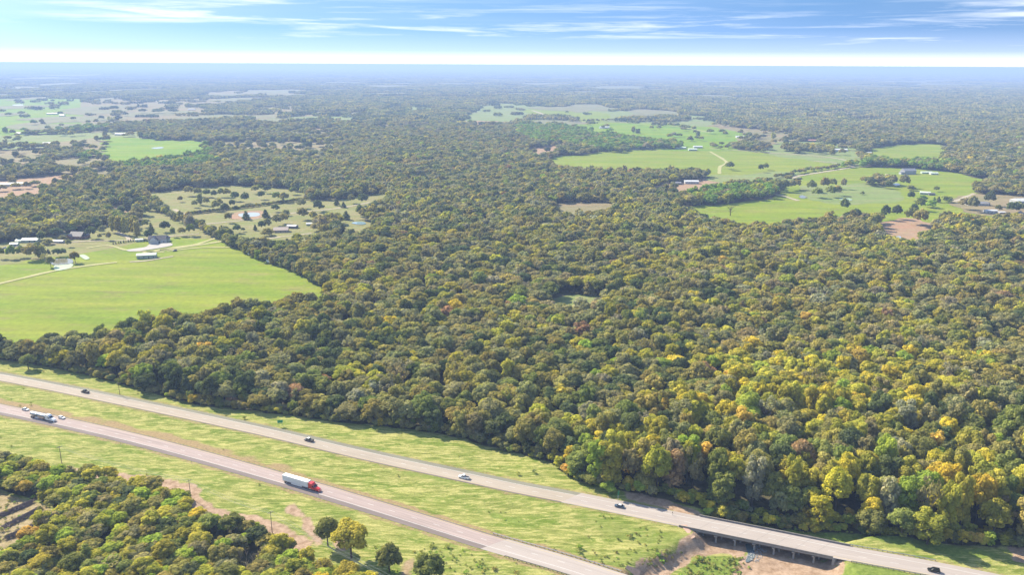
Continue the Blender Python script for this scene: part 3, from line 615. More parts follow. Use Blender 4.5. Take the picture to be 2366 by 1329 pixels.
# concrete slope aprons beside the creek
apm = mat('apron_concrete', (0.40, 0.27, 0.20), .9, 0, .2, .4)
for pts, lab in (([(1586, 1222), (1606, 1247), (1598, 1252), (1572, 1222)], 'reddish sloped concrete wing at the left end of the long bridge'),
                 ([(1450, 1316), (1480, 1316), (1476, 1328), (1444, 1322)], 'sloped concrete wing beside the near carriageway bridge end')):
    Q = GP(pts, -1.5); mb = MB(); top = [(q[0], q[1], H1(*q) + .35) for q in Q]; mb.loft([[(a[0], a[1], a[2] - 1.2) for a in top], top])
    props(mb.obj('concrete_apron', apm), lab, 'retaining slope')
def guardrail(Ln, s0, s1, off, label, face=1):
    p0, yw = Ln.at((s0 + s1) / 2, off); z0 = 0.0
    root = empty('guardrail', (p0[0], p0[1], z0)); props(root, label, 'guardrail')
    ss = np.linspace(s0, s1, max(4, int((s1 - s0) / 4))); rings = []
    prof = [(0.0, .42), (.05, .45), (.09, .50), (.05, .555), (.03, .58), (.05, .605), (.09, .66), (.05, .71), (0, .74), (-.02, .74), (-.02, .42)]
    for s in ss:
        rg = []
        for (dx, dz) in prof:
            p, _ = Ln.at(s, off + face * dx * 1.3); rg.append((p[0] - p0[0], p[1] - p0[1], dz + Z))
        rings.append(rg)
    MB().loft(rings).obj('rail', STEEL, root)
    pm = MB().box(-.09, -.12, -.4, .09, .12, .78).mesh('post'); pm.materials.append(WOODP)
    n = min(60, int((s1 - s0) / 2.0))
    for k in range(n + 1):
        s = s0 + (s1 - s0) * k / n; p, yaw = Ln.at(s, off - face * .17)
        o = bpy.data.objects.new('post', pm); COL.objects.link(o); o.parent = root; o.location = (p[0] - p0[0], p[1] - p0[1], max(H1(*p), -.3)); o.rotation_euler = (0, 0, yaw)
guardrail(LA, LA.near(G(1131, 1240)), sAb0 - 3, 6.35, 'steel guardrail between the near carriageway and the median, leading to the bridge', -1)
guardrail(LA, LA.near(G(1170, 1281)), sAb0 + 4, -6.35, 'steel guardrail on the outer lower edge of the near carriageway', 1)
guardrail(LB, sBb1 + 2, LB.near(G(2170, 1305)), 6.35, 'steel guardrail past the long bridge on the woodland side of the far carriageway', -1)
guardrail(LB, sBb1 + 3, LB.near(G(2200, 1330)), -6.35, 'steel guardrail past the long bridge on the median side of the far carriageway', 1)
# ------------------------------------------------------------------ trees
PHI = (1 + 5 ** .5) / 2
_iv = np.array([(-1, PHI, 0), (1, PHI, 0), (-1, -PHI, 0), (1, -PHI, 0), (0, -1, PHI), (0, 1, PHI), (0, -1, -PHI), (0, 1, -PHI), (PHI, 0, -1), (PHI, 0, 1), (-PHI, 0, -1), (-PHI, 0, 1)]) / (1 + PHI * PHI) ** .5
_if = [(0, 11, 5), (0, 5, 1), (0, 1, 7), (0, 7, 10), (0, 10, 11), (1, 5, 9), (5, 11, 4), (11, 10, 2), (10, 7, 6), (7, 1, 8), (3, 9, 4), (3, 4, 2), (3, 2, 6), (3, 6, 8), (3, 8, 9), (4, 9, 5), (2, 4, 11), (6, 2, 10), (8, 6, 7), (9, 8, 1)]
def crown(seed, n, leaf, kind='broad', core=True):
    """crown of leaf-sized faces on the lobes of a 12 m tree with a 4.5 m radius"""
    r = np.random.default_rng(seed); lob = []
    if kind == 'broad':
        k = r.integers(20, 30)
        for i in range(k):
            a = i * 2.4 + r.uniform(-.4, .4); t_ = (i + .5) / k; e = math.acos(1 - 1.35 * t_)
            rad = 3.15 * math.sin(e) * r.uniform(.8, 1.12); lob.append((rad * math.cos(a), rad * math.sin(a), 6.4 + 3.6 * math.cos(e) * r.uniform(.8, 1.15), r.uniform(.85, 1.75)))
        lob.append((0, 0, 7.5, 2.4))
    elif kind == 'tall':
        for i in range(20):
            a = i * 2.4; zz = 2.2 + 9.2 * (i / 19); rad = (2.5 - 1.5 * abs(zz / 12 - .55)) * r.uniform(.6, 1.15); lob.append((rad * math.cos(a), rad * math.sin(a), zz, r.uniform(1.1, 1.8)))
    elif kind == 'cone':
        for i in range(16):
            a = i * 2.4; zz = 1.2 + 9.6 * (i / 15); rad = 2.6 * (1 - zz / 12.6); lob.append((rad * math.cos(a), rad * math.sin(a), zz, .5 + 1.4 * (1 - zz / 12)))
    elif kind == 'shrub':
        for i in range(9):
            a = i * 2.4; rad = 3.2 * math.sqrt(i / 9) * r.uniform(.8, 1.1); lob.append((rad * math.cos(a), rad * math.sin(a), 4.2 + r.uniform(-1, 3.2), r.uniform(1.5, 2.6)))
    elif kind == 'open':
        for i in range(17):
            a = r.uniform(0, 6.28); rad = r.uniform(1.4, 4.3); zz = r.uniform(4.5, 11.3) - .25 * rad; lob.append((rad * math.cos(a), rad * math.sin(a), zz, r.uniform(.7, 1.25)))
    lob = np.array(lob); w_ = lob[:, 3] ** 2; w_ /= w_.sum()
    li = r.choice(len(lob), n * 3, p=w_); d = r.normal(size=(n * 3, 3)); d /= np.linalg.norm(d, axis=1)[:, None]
    if kind != 'open': d[:, 2] = np.where(d[:, 2] < -.35, -d[:, 2], d[:, 2])
    p = lob[li, :3] + d * (lob[li, 3] * r.uniform(.8, 1.12, n * 3))[:, None]
    dd = np.linalg.norm(p[:, None] - lob[None, :, :3], axis=2) / lob[None, :, 3]
    dd[np.arange(len(p)), li] = 9
    ok = dd.min(1) > .82; p, d, li = p[ok][:n], d[ok][:n], li[ok][:n]; n = len(p)
    nr = d + r.normal(size=(n, 3)) * .42; nr /= np.linalg.norm(nr, axis=1)[:, None]
    tt = np.cross(nr, r.normal(size=(n, 3))); tt /= np.linalg.norm(tt, axis=1)[:, None]; bb = np.cross(nr, tt)
    s1_ = (leaf * r.uniform(.55, 1.35, n))[:, None] * .5; s2 = s1_ * r.uniform(.6, 1.0, n)[:, None]
    q = np.stack([p - tt * s1_ - bb * s2 * .6, p + tt * s1_ * .7 - bb * s2, p + tt * s1_ + bb * s2 * .7, p - tt * s1_ * .6 + bb * s2], 1).reshape(-1, 3)
    vs = [tuple(a) for a in q]; fs = [(4 * i, 4 * i + 1, 4 * i + 2, 4 * i + 3) for i in range(n)]
    lobv = r.uniform(0, 1, len(lob)); lv = list(np.clip(.55 * lobv[li] + .45 * r.uniform(0, 1, n), 0, 1))
    if core:
        for (cx, cy, cz, cr_) in lob:
            b = len(vs); j = _iv * cr_ * .77 * r.uniform(.85, 1.1, (12, 1)) + (cx, cy, cz); vs += [tuple(a) for a in j]; fs += [tuple(b + i for i in f) for f in _if]; lv += [.45] * 20
    return vs, fs, lv
def trunk(seed, dead=False):
    r = random.Random(seed); mb = MB(); mb.tube((0, 0, -.4), (r.uniform(-.2, .2), r.uniform(-.2, .2), 5.5), .30, .20, 7)
    for i in range(9 if dead else 5):
        a = i * 2.4 + r.uniform(-.3, .3); z0 = r.uniform(2.8, 6.5 if dead else 5.2); ln = r.uniform(2.2, 4); e = (ln * math.cos(a), ln * math.sin(a), z0 + r.uniform(2.2, 4.8))
        mb.tube((0, 0, z0), e, .13, .04, 5, False)
        if dead:
            for q in range(4):
                b = a + r.uniform(-.9, .9); k = r.uniform(.4, .95); s = tuple(c_2 * k if i_ < 2 else z0 + (e[2] - z0) * k for i_, c_2 in enumerate(e))
                mb.tube(s, (s[0] + 1.4 * math.cos(b), s[1] + 1.4 * math.sin(b), s[2] + r.uniform(.5, 1.8)), .05, .015, 4, False)
    mb.tube((0, 0, 5.3), (r.uniform(-.5, .5), r.uniform(-.5, .5), 10 if dead else 8.5), .20, .06, 6)
    return mb
def treemesh(name, data, m_):
    me = bpy.data.meshes.new(name); me.from_pydata(data[0], [], data[1]); a = me.attributes.new('lv', 'FLOAT', 'FACE'); a.data.foreach_set('value', np.array(data[2], np.float32)); me.materials.append(m_); return me
KINDS_ = ['broad'] * 6 + ['tall'] * 3 + ['cone'] * 2 + ['shrub'] * 2 + ['open'] * 2
CROWN0 = [treemesh('crown', crown(100 + i, 2600 if k != 'shrub' else 1800, .52, k, k != 'open'), LEAF_O) for i, k in enumerate(KINDS_)]
TRUNK0 = []
for i in range(3):
    me = trunk(i).mesh('trunk'); me.materials.append(BARK); TRUNK0.append(me)
# woodland variants used by the mass
VAR = []                                   # (verts, faces, lv, matindex)
def addvar(d, tr=None):
    vs, fs, lv = list(d[0]), list(d[1]), list(d[2]); mi = [0] * len(fs)
    if tr is not None:
        b = len(vs); vs += tr.v; fs += [tuple(b + i for i in f) for f in tr.f]; lv += [0.5] * len(tr.f); mi += [tr.m] * len(tr.f)
    VAR.append((vs, fs, lv, mi)); return len(VAR) - 1
def tm(i, k):
    t_ = trunk(i, k == 'open'); t_.m = 2 if k == 'open' else 1; return t_
V1 = [addvar(crown(200 + i, 1350 if k != 'open' else 600, .68, k, k != 'open'), tm(i, k)) for i, k in enumerate(KINDS_)]
V2 = [addvar(crown(300 + i, 420, 1.15, k, True), None) for i, k in enumerate(['broad'] * 7 + ['tall'] * 2 + ['cone'] + ['shrub'] * 2)]
def clump(seed, half, n, rr, leafn, leaf):
    r = np.random.default_rng(seed); V, F_, LV = [], [], []
    for i in range(n):
        cx, cy = r.uniform(-half, half, 2); s = rr * r.uniform(.7, 1.25); h = r.uniform(8.0, 13.5); b = len(V); lvv = r.uniform(0, 1)
        j = _iv * np.array([s, s, h * .45]) * r.uniform(.78, 1.2, (12, 1)) + (cx, cy, h * .58); V += [tuple(a) for a in j]; F_ += [tuple(b + q for q in f) for f in _if]; LV += list(np.clip(lvv + r.uniform(-.2, .2, 20), 0, 1))
        for k in range(leafn):
            d = r.normal(size=3); d[2] = abs(d[2]); d /= np.linalg.norm(d); p = np.array([cx, cy, h * .58]) + d * np.array([s, s, h * .45]); tq = np.cross(d + r.normal(size=3) * .6, r.normal(size=3)); tq /= np.linalg.norm(tq); bq = np.cross(d, tq)
            b = len(V); V += [tuple(p - tq * leaf), tuple(p + bq * leaf), tuple(p + tq * leaf), tuple(p - bq * leaf)]; F_.append((b, b + 1, b + 2, b + 3)); LV.append(np.clip(lvv + r.uniform(-.3, .4), 0, 1))
    return V, F_, LV
V3 = [addvar(clump(400 + i, 19, 17, 5.2, 10, 1.7)) for i in range(6)]
V4 = [addvar(clump(500 + i, 62, 80, 9.5, 0, 1)) for i in range(6)]
# tints (linear leaf colour)
TINT = {'olive': (.152, .132, .044), 'grey-green': (.138, .130, .062), 'green': (.110, .118, .036), 'dark green': (.060, .072, .032), 'yellow-green': (.195, .178, .032),
        'lime': (.155, .185, .032), 'yellow': (.265, .215, .030), 'orange': (.26, .18, .045), 'brown': (.160, .138, .070), 'red-brown': (.165, .105, .062), 'bare grey': (.155, .145, .098), 'bright green': (.10, .15, .026)}
TN = list(TINT); TINT = {k: tuple(c * 2.15 for c in v) for k, v in TINT.items()}
def pick_tints(X, Y):
    n = len(X); px, py, _ = PX(np.stack([X, Y, np.full(n, 8.)], 1))
    W = np.tile(np.array([.31, .25, .12, .09, .11, .012, .012, .004, .05, .003, .04, .0]), (n, 1))
    def put(mk, w_): W[mk] = w_
    a = vnoise(X, Y, 70); W[:, 4] *= .3 + 2.2 * a ** 2 * 1.6; W[:, 3] *= .3 + 2.2 * (1 - a)
    nz = vnoise(X + 500, Y, 45)
    yz = (px > 1450) & (py > 820) & (px < 2300) & (nz + .25 * vnoise(X, Y, 20) > .47)
    put(yz, [.12, .07, .05, .02, .40, .08, .20, .035, .04, .003, .005, 0])
    fr = (px > 1300) & (px < 2366) & (py > 1000) & ~yz; put(fr, [.18, .1, .25, .08, .24, .08, .02, .01, .03, .005, .005, 0])
    ll = (px < 950) & (py > 1020); put(ll, [.20, .05, .15, .05, .36, .13, .022, .006, .05, 0, .0, 0])
    lm = (px < 1300) & (py > 780) & (py < 1020); put(lm & (vnoise(X, Y, 30) > .45), [.26, .22, .18, .25, .05, .0, .004, .008, .03, .004, .01, 0])
    rt = (px > 1000) & (py > 560) & (py < 820); W[rt, 4] += .07; W[rt, 8] += .05
    W[(py < 900), 7] *= .3; W[py < 800, 6] *= .5; fa = py < 480; W[fa, 4] *= .35; W[fa, 6] *= .2; W[fa, 7] *= .1; W[fa, 3] *= 1.5
    for pl in GREENW[:-1]: put(inside(pl, X, Y), [.0, .0, .2, .0, .1, .05, 0, 0, 0, 0, 0, .65])
    W /= W.sum(1)[:, None]; u = rng.random(n)[:, None]; return (W.cumsum(1) < u).sum(1).clip(0, len(TN) - 1)
def jit(s, y0, y1, m_=70):
    ys = np.arange(y0, y1, s * .9); out = []
    for k, yy in enumerate(ys):
        xm = yy * .685 + m_; xs = np.arange(-xm, xm, s) + (k % 2) * s / 2; out.append(np.stack([xs, np.full(len(xs), yy)], 1))
    q = np.concatenate(out); q += rng.uniform(-.38, .38, q.shape) * s; return q
def keep(Q, shrink=1.5):
    X, Y = Q.T; k = np.ones(len(X), bool)
    c = sdf(CORR, X, Y) if Y.min() < 650 else np.full(len(X), -99.); k &= c < -shrink
    k &= ~inside(SLASH, X, Y) & ~inside(SNAGP, X, Y)
    grove = np.zeros(len(X), bool)
    for g in GROVES: grove |= inside(g, X, Y)
    u = rng.random(len(X))
    for pl, mt, dn in CLEAR:
        i = inside(pl, X, Y); k &= ~i | (u < dn)
    k |= grove & (u < .8)
    return k
def farkeep(Q, k):
    X, Y = Q.T
    for pl in FARF:
        b = (X > pl[:, 0].min()) & (X < pl[:, 0].max()) & (Y > pl[:, 1].min()) & (Y < pl[:, 1].max()) & k
        idx = np.where(b)[0]
        if len(idx): k[idx[inside(pl, X[idx], Y[idx])]] = False
    return k
T = []   # rows: x, y, rad, hgt, kind
def rows(Q, rad, hgt, kidx): return np.column_stack([Q, rad, hgt, kidx])
def kinds(n, p): return rng.choice(len(p), n, p=np.array(p) / sum(p))
# lower-left scrub wood
Q = jit(5.1, 195, 470, 90); px, py, _ = PX(np.column_stack([Q, np.full(len(Q), 5.)])); m1 = (px < 1000) & (py > 1005) & keep(Q, 1.0); gap = vnoise(Q[:, 0], Q[:, 1], 13) > .12
q = Q[m1 & gap]; n = len(q); rd = rng.uniform(3.2, 5.4, n); T.append(rows(q, rd, rd * rng.uniform(1.4, 1.95, n), kinds(n, [1, 1, 1, 1, 1, 1, .2, .2, .2, .15, .15, 1.2, 1.2, .12, .12])))
# the big wood
for s, y0, y1, ra, rb in ((9.6, 268, 620, 5.2, 8.2), (11.0, 620, 1500, 6.0, 9.2), (14, 1500, 2800, 7.6, 11.0)):
    Q = jit(s, y0, y1); px, py, _ = PX(np.column_stack([Q, np.full(len(Q), 5.)])); m1 = ~((px < 1000) & (py > 1005)) & keep(Q, 2.2)
    q = Q[m1]; n = len(q)
    if y0 > 1700: pass
    rd = rng.uniform(ra, rb, n); hm = 15.0 + 4.5 * (vnoise(q[:, 0], q[:, 1], 60) - .4)
    ppx, ppy, _ = PX(np.column_stack([q, np.full(n, 0.)])); tall_ = sm(1250, 1500, ppx) * sm(900, 1050, ppy); hm = hm + 6.0 * tall_
    hh = hm * rng.uniform(.72, 1.2, n); kk = kinds(n, [1, 1, 1, 1, 1, 1, .35, .35, .35, .05, .05, .25, .25, .22, .22])
    fr = (tall_ > .5) & (rng.random(n) < .35); kk[fr] = rng.integers(6, 9, fr.sum())
    T.append(rows(q, rd, hh, kk))
# understorey along the wood's front edge so that foliage reaches the ground
E = CORR[:105]; LE = Line(E); s = 0; q = []
while s < LE.S[-1] - 4:
    for off, pr in ((.8, .85), (4.0, .8), (7.5, .6)):
        if rng.random() < pr: p, _ = LE.at(s, off + rng.uniform(-1, 1)); q.append(p)
    s += 3.0
q = np.array(q); q = q[(q[:, 1] > 300)]; n = len(q); rd = rng.uniform(1.8, 3.4, n); T.append(rows(q, rd, rd * rng.uniform(1.3, 2.6, n), kinds(n, [1, 1, 1, 0, 0, 0, 1, 1, 1, 0, 0, 3, 3, 0, 0])))
# hedges
def hedge(pts, sp, rad, h, kset, jx=1.0):
    Ln = Line(catmull(GP(pts), 6)); s = 0; q = []
    while s < Ln.S[-1]: p, _ = Ln.at(s, rng.uniform(-jx, jx)); q.append(p); s += sp * rng.uniform(.8, 1.2)
    q = np.array(q); n = len(q); rd = rad * rng.uniform(.8, 1.2, n); T.append(rows(q, rd, h * rng.uniform(.8, 1.2, n), rng.choice(kset, n)))
hedge([(434, 497), (500, 489), (600, 477), (700, 463), (760, 455), (812, 450)], 3.2, 3.2, 6, [11, 12], .6)
hedge([(262, 565), (290, 561), (322, 557)], 3.0, 1.2, 3.5, [9, 10], .3)
hedge([(470, 533), (500, 549), (560, 581), (620, 607), (700, 637), (768, 673)], 5.0, 4.6, 11, [0, 1, 2, 6, 7], 4)
hedge([(500, 540), (560, 570), (620, 594), (712, 626), (785, 662)], 6.0, 4.8, 11, [0, 1, 2, 3, 9], 5)
hedge([(335, 473), (370, 490), (420, 512), (468, 530)], 6.0, 4.8, 10, [0, 1, 2, 9], 5)
hedge([(1790, 412), (1830, 405), (1870, 397), (1920, 391), (1960, 384)], 8, 5, 9, [0, 1, 2, 11], 5)
hedge([(1960, 384), (2060, 380), (2140, 392), (2210, 398)], 7, 6, 11, [0, 1, 2, 3], 22)
hedge([(1640, 338), (1700, 345), (1780, 352)], 12, 7, 11, [0, 1, 2, 3], 30)
hedge([(1320, 283), (1440, 279)], 14, 7, 10, [0, 1, 2], 8)
ISO = [  # pixel of the foot, crown radius m, height m, kind index, tint
 (3, 598, 5, 11, 0, 'green'), (27, 598, 6, 12, 1, 'bright green'), (50, 595, 6, 11, 2, 'green'), (88, 585, 5, 11, 3, 'green'), (112, 586, 3.2, 6, 9, 'dark green'), (132, 594, 6, 8, 0, 'dark green'), (146, 593, 5, 8, 4, 'dark green'),
 (118, 618, 5, 10, 1, 'olive'), (105, 606, 5, 8, 13, 'brown'), (174, 608, 6, 11, 2, 'olive'), (160, 571, 4, 8, 3, 'olive'), (42, 551, 6, 9, 4, 'green'), (58, 550, 5, 8, 5, 'green'), (97, 561, 6, 11, 0, 'dark green'), (98, 553, 6, 9, 1, 'grey-green'),
 (113, 566, 7, 7, 11, 'olive'), (132, 549, 9, 10, 2, 'dark green'), (145, 556, 6, 7, 12, 'grey-green'), (212, 551, 7, 13, 3, 'dark green'), (229, 532, 5, 9, 4, 'dark green'), (238, 539, 6, 9, 5, 'grey-green'), (252, 556, 4, 9, 13, 'brown'), (231, 553, 3, 6, 14, 'olive'),
 (264, 538, 6, 17, 6, 'olive'), (275, 541, 6, 18, 7, 'olive'), (292, 543, 7, 18, 8, 'olive'), (300, 532, 6, 14, 0, 'grey-green'), (310, 540, 6, 15, 6, 'olive'), (318, 551, 6, 17, 7, 'brown'), (350, 538, 6, 15, 9, 'grey-green'), (336, 526, 5, 8, 1, 'green'),
 (343, 556, 6, 11, 2, 'dark green'), (382, 536, 8, 12, 3, 'dark green'), (400, 548, 4, 11, 4, 'green'), (421, 546, 6, 10, 5, 'olive'), (441, 545, 7, 13, 0, 'green'),
 (417, 467, 5, 8, 13, 'brown'), (512, 456, 7, 12, 1, 'green'), (495, 458, 6, 11, 2, 'dark green'), (543, 465, 8, 13, 3, 'dark green'), (567, 470, 8, 15, 4, 'dark green'), (604, 461, 7, 12, 5, 'dark green'), (537, 481, 6, 11, 0, 'dark green'), (525, 456, 8, 12, 1, 'olive'),
 (437, 453, 9, 14, 2, 'olive'), (458, 455, 8, 13, 3, 'olive'), (478, 456, 8, 12, 4, 'green'), (618, 447, 8, 12, 5, 'dark green'), (640, 466, 9, 13, 0, 'green'), (658, 468, 9, 13, 1, 'grey-green'), (600, 442, 7, 10, 2, 'green'), (678, 450, 8, 11, 3, 'green'), (590, 448, 8, 13, 4, 'olive'),
 (450, 480, 6, 10, 5, 'grey-green'), (462, 474, 7, 14, 6, 'grey-green'), (478, 476, 6, 11, 0, 'olive'), (500, 488, 8, 13, 1, 'grey-green'), (520, 492, 7, 12, 2, 'dark green'), (508, 478, 6, 11, 13, 'olive'),
 (528, 515, 6, 12, 3, 'olive'), (569, 508, 8, 14, 9, 'dark green'), (614, 504, 8, 14, 10, 'dark green'), (637, 490, 7, 10, 4, 'dark green'), (660, 499, 8, 9, 11, 'grey-green'), (698, 482, 8, 13, 5, 'grey-green'), (735, 490, 8, 15, 0, 'dark green'), (743, 488, 6, 9, 1, 'green'),
 (778, 475, 7, 11, 9, 'dark green'), (794, 480, 6, 10, 10, 'dark green'), (812, 470, 7, 12, 2, 'grey-green'), (838, 475, 10, 16, 3, 'dark green'), (833, 500, 8, 14, 13, 'green'), (855, 499, 6, 13, 9, 'dark green'), (548, 539, 6, 10, 4, 'dark green'), (562, 536, 3, 5, 5, 'dark green'),
 (590, 533, 4, 9, 9, 'dark green'), (605, 533, 6, 11, 0, 'dark green'), (618, 530, 7, 12, 1, 'grey-green'), (640, 522, 8, 13, 2, 'grey-green'), (655, 517, 8, 12, 3, 'olive'), (700, 508, 9, 15, 4, 'olive'), (725, 512, 7, 13, 5, 'olive'), (758, 520, 9, 14, 0, 'olive'), (800, 508, 9, 14, 9, 'dark green'),
 (620, 545, 9, 10, 11, 'olive'), (1757, 398, 7, 14, 0, 'dark green'), (1768, 393, 8, 12, 1, 'green'), (1686, 393, 10, 15, 2, 'green'), (1680, 390, 6, 11, 3, 'green'),
 (1875, 444, 10, 17, 1, 'green'), (1905, 440, 10, 19, 2, 'olive'), (1923, 436, 9, 16, 3, 'grey-green'), (1948, 437, 6, 16, 13, 'brown'), (1887, 457, 10, 15, 4, 'green'), (1920, 456, 11, 17, 5, 'green'), (1934, 452, 9, 15, 0, 'olive'), (1993, 450, 4, 6, 11, 'green'),
 (1798, 443, 9, 17, 1, 'grey-green'), (1812, 443, 10, 18, 2, 'grey-green'), (1828, 440, 10, 16, 3, 'grey-green'), (1840, 438, 9, 16, 4, 'olive'), (2042, 435, 8, 12, 5, 'grey-green'), (2052, 436, 9, 12, 0, 'green'), (2088, 434, 11, 19, 1, 'grey-green'), (2104, 440, 9, 10, 12, 'green'),
 (2104, 464, 7, 13, 2, 'dark green'), (2132, 464, 9, 9, 11, 'bright green'), (2168, 468, 6, 11, 9, 'dark green'), (2158, 466, 5, 9, 10, 'bright green'), (2188, 468, 10, 11, 12, 'green'), (2124, 487, 8, 17, 3, 'green'), (2112, 490, 6, 11, 4, 'dark green'), (2150, 480, 11, 12, 11, 'bright green'),
 (2285, 476, 10, 20, 13, 'dark green'), (2246, 490, 9, 20, 14, 'grey-green'), (2228, 484, 10, 16, 5, 'brown'), (2163, 443, 6, 8, 13, 'green'), (2340, 496, 12, 16, 0, 'dark green'), (2352, 494, 11, 15, 1, 'grey-green'), (2306, 490, 6, 9, 2, 'green'),
 (1950, 490, 8, 17, 13, 'green'), (2045, 508, 8, 17, 1, 'dark green'), (2070, 506, 8, 17, 2, 'dark green'), (2105, 518, 12, 20, 3, 'green'), (2125, 524, 12, 21, 4, 'olive'),
 (265, 256, 26, 20, 0, 'dark green'), (302, 258, 14, 16, 1, 'dark green'), (330, 261, 20, 16, 2, 'dark green'), (290, 268, 14, 14, 3, 'dark green'), (365, 262, 30, 18, 4, 'dark green'), (400, 262, 26, 18, 5, 'dark green'), (235, 278, 14, 16, 0, 'dark green'), (275, 279, 16, 16, 1, 'dark green'),
 (105, 236, 16, 14, 2, 'dark green'), (122, 236, 12, 14, 3, 'dark green'), (90, 238, 14, 12, 4, 'grey-green'), (170, 279, 12, 14, 5, 'green'), (140, 265, 14, 12, 0, 'green'), (50, 265, 18, 12, 1, 'green'), (20, 268, 16, 12, 2, 'green'),
 (190, 345, 10, 14, 2, 'dark green'), (205, 346, 9, 13, 3, 'dark green'), (172, 338, 11, 15, 4, 'grey-green'), (185, 340, 10, 13, 5, 'grey-green'), (515, 346, 14, 14, 0, 'dark green'), (530, 347, 14, 14, 1, 'dark green'), (470, 345, 12, 13, 2, 'green'), (575, 347, 14, 15, 3, 'dark green'), (612, 346, 10, 14, 4, 'dark green'),
 (705, 343, 9, 12, 5, 'dark green'), (605, 335, 11, 12, 0, 'dark green'), (650, 335, 11, 12, 1, 'dark green'),
 (1505, 300, 10, 12, 0, 'green'), (1393, 297, 8, 10, 1, 'green'), (1580, 298, 20, 13, 2, 'green'), (1590, 299, 12, 12, 3, 'green'), (1640, 309, 14, 14, 4, 'green'), (1668, 309, 14, 13, 5, 'dark green'), (1570, 317, 12, 10, 0, 'green'), (1585, 278, 16, 15, 1, 'green'), (1310, 262, 10, 10, 2, 'green'),
 (1388, 338, 8, 12, 2, 'green'), (1418, 333, 10, 13, 3, 'bright green')]
q = np.array([G(i[0], i[1]) for i in ISO]); iso0 = sum(len(t_) for t_ in T)
T.append(rows(q, np.array([i[2] for i in ISO]) * .85, np.array([i[3] for i in ISO]) * np.array([.9 if i[4] in (9, 10) else 1.2 for i in ISO]), np.array([i[4] for i in ISO])))
ROADS = [  # roadside trees in the foreground: foot pixel, radius, height, kind, tint
 (758, 1262, 5.4, 14.5, 1, 'green'), (812, 1292, 7.6, 18.0, 2, 'yellow-green'), (900, 1322, 5.6, 13, 3, 'green'), (992, 1352, 6.6, 14, 1, 'green'),
 (66, 853, 5.2, 11, 4, 'green'), (340, 905, 7, 12, 2, 'dark green'), (2010, 1232, 7, 15, 1, 'green'), (2140, 1268, 8, 15, 6, 'yellow-green'), (2080, 1250, 6, 14, 2, 'green'), (1405, 1136, 4.2, 7, 11, 'lime'), (1365, 1118, 6, 7, 12, 'green')]
q = np.array([G(i[0], i[1], -2 if i[0] > 1900 else 0) for i in ROADS]); road0 = iso0 + len(ISO)
T.append(rows(q, np.array([i[2] for i in ROADS]), np.array([i[3] for i in ROADS]), np.array([i[4] for i in ROADS])))
T = np.concatenate(T)
tint = pick_tints(T[:, 0], T[:, 1])
for k, i in enumerate(ISO): tint[iso0 + k] = TN.index(i[5])
for k, i in enumerate(ROADS): tint[road0 + k] = TN.index(i[5])
opn = np.isin(T[:, 4], (13, 14)) & (np.arange(len(T)) < iso0); tint[opn] = rng.choice([TN.index('bare grey'), TN.index('brown'), TN.index('olive')], opn.sum())
# clearings in the scattered building plots
HOUSE_PX = []
tz = H(T[:, 0], T[:, 1]); ppx, ppy, zc = PX(np.column_stack([T[:, :2], tz + T[:, 3] * .7]))
vis = (ppx > -20) & (ppx < 2386) & (ppy < 1345) & (ppy > 0)
size = np.where(vis, T[:, 2] / zc, 0); size[road0:] = 1
big = np.argsort(-size)[:296]
isind = np.zeros(len(T), bool); isind[big] = True
# -- individual trees
COLS_T = np.array([TINT[k] for k in TN])
def area_of(px, py):
    if px < 1020 and py > 1000:
        if px < 180: return 'scrub at the brush piles'
        if py > 1215: return 'bottom belt of lower left wood'
        return 'highway side of lower left wood'
    if px > 1900: return 'wood right of the bridge'
    if px > 1480: return 'wood behind the bridge'
    return 'wood edge above far carriageway'
ORD = ['first', 'second', 'third', 'fourth', 'fifth', 'sixth', 'seventh', 'eighth', 'ninth', 'tenth', 'eleventh', 'twelfth', 'thirteenth', 'fourteenth', 'fifteenth', 'sixteenth', 'seventeenth', 'eighteenth', 'nineteenth', 'twentieth']
def ordw(i): return ORD[i] if i < 20 else '%dth' % (i + 1) if (i + 1) % 10 not in (1, 2, 3) else '%d%s' % (i + 1, {1: 'st', 2: 'nd', 3: 'rd'}[(i + 1) % 10])
buck = {}
for i in big:
    buck.setdefault((TN[tint[i]], area_of(ppx[i], ppy[i])), []).append(i)
labels = {}
for (tn, ar), idx in buck.items():
    idx.sort(key=lambda i: ppx[i])
    word = {'bare grey': 'grey', 'lime': 'lime'}.get(tn, tn)
    for j, i in enumerate(idx):
        form = ['tree', 'tree', 'tree', 'tree', 'tree', 'tree', 'tall tree', 'tall tree', 'tall tree', 'pointed tree', 'pointed tree', 'bushy tree', 'bushy tree', 'sparse tree', 'sparse tree'][int(T[i, 4])]
        labels[i] = '%s %s, %s %s one from left in %s' % (word, form, ordw(j), word.split()[-1], ar) if len(idx) > 1 else 'the only %s %s in %s' % (word, form, ar)
RL = ['slim green tree at the pole line beside the near carriageway', 'largest roadside tree, yellow-green crown, beside the power lines', 'dark leaning roadside tree right of the power lines', 'broad green tree at the bottom edge below the near carriageway',
      'lone green tree on the grass at the far left wood edge', 'dark round tree jutting onto the grass above the far carriageway', 'green tree in front of the wood past the bridge', 'drooping yellow-green tree casting streaky shadow on the grass past the bridge',
      'green tree between two grass patches past the bridge', 'small lime bush-like tree beside the green sign', 'bushy green tree at the corner of the grass before the bridge']
for k, l_ in enumerate(RL): labels[road0 + k] = l_
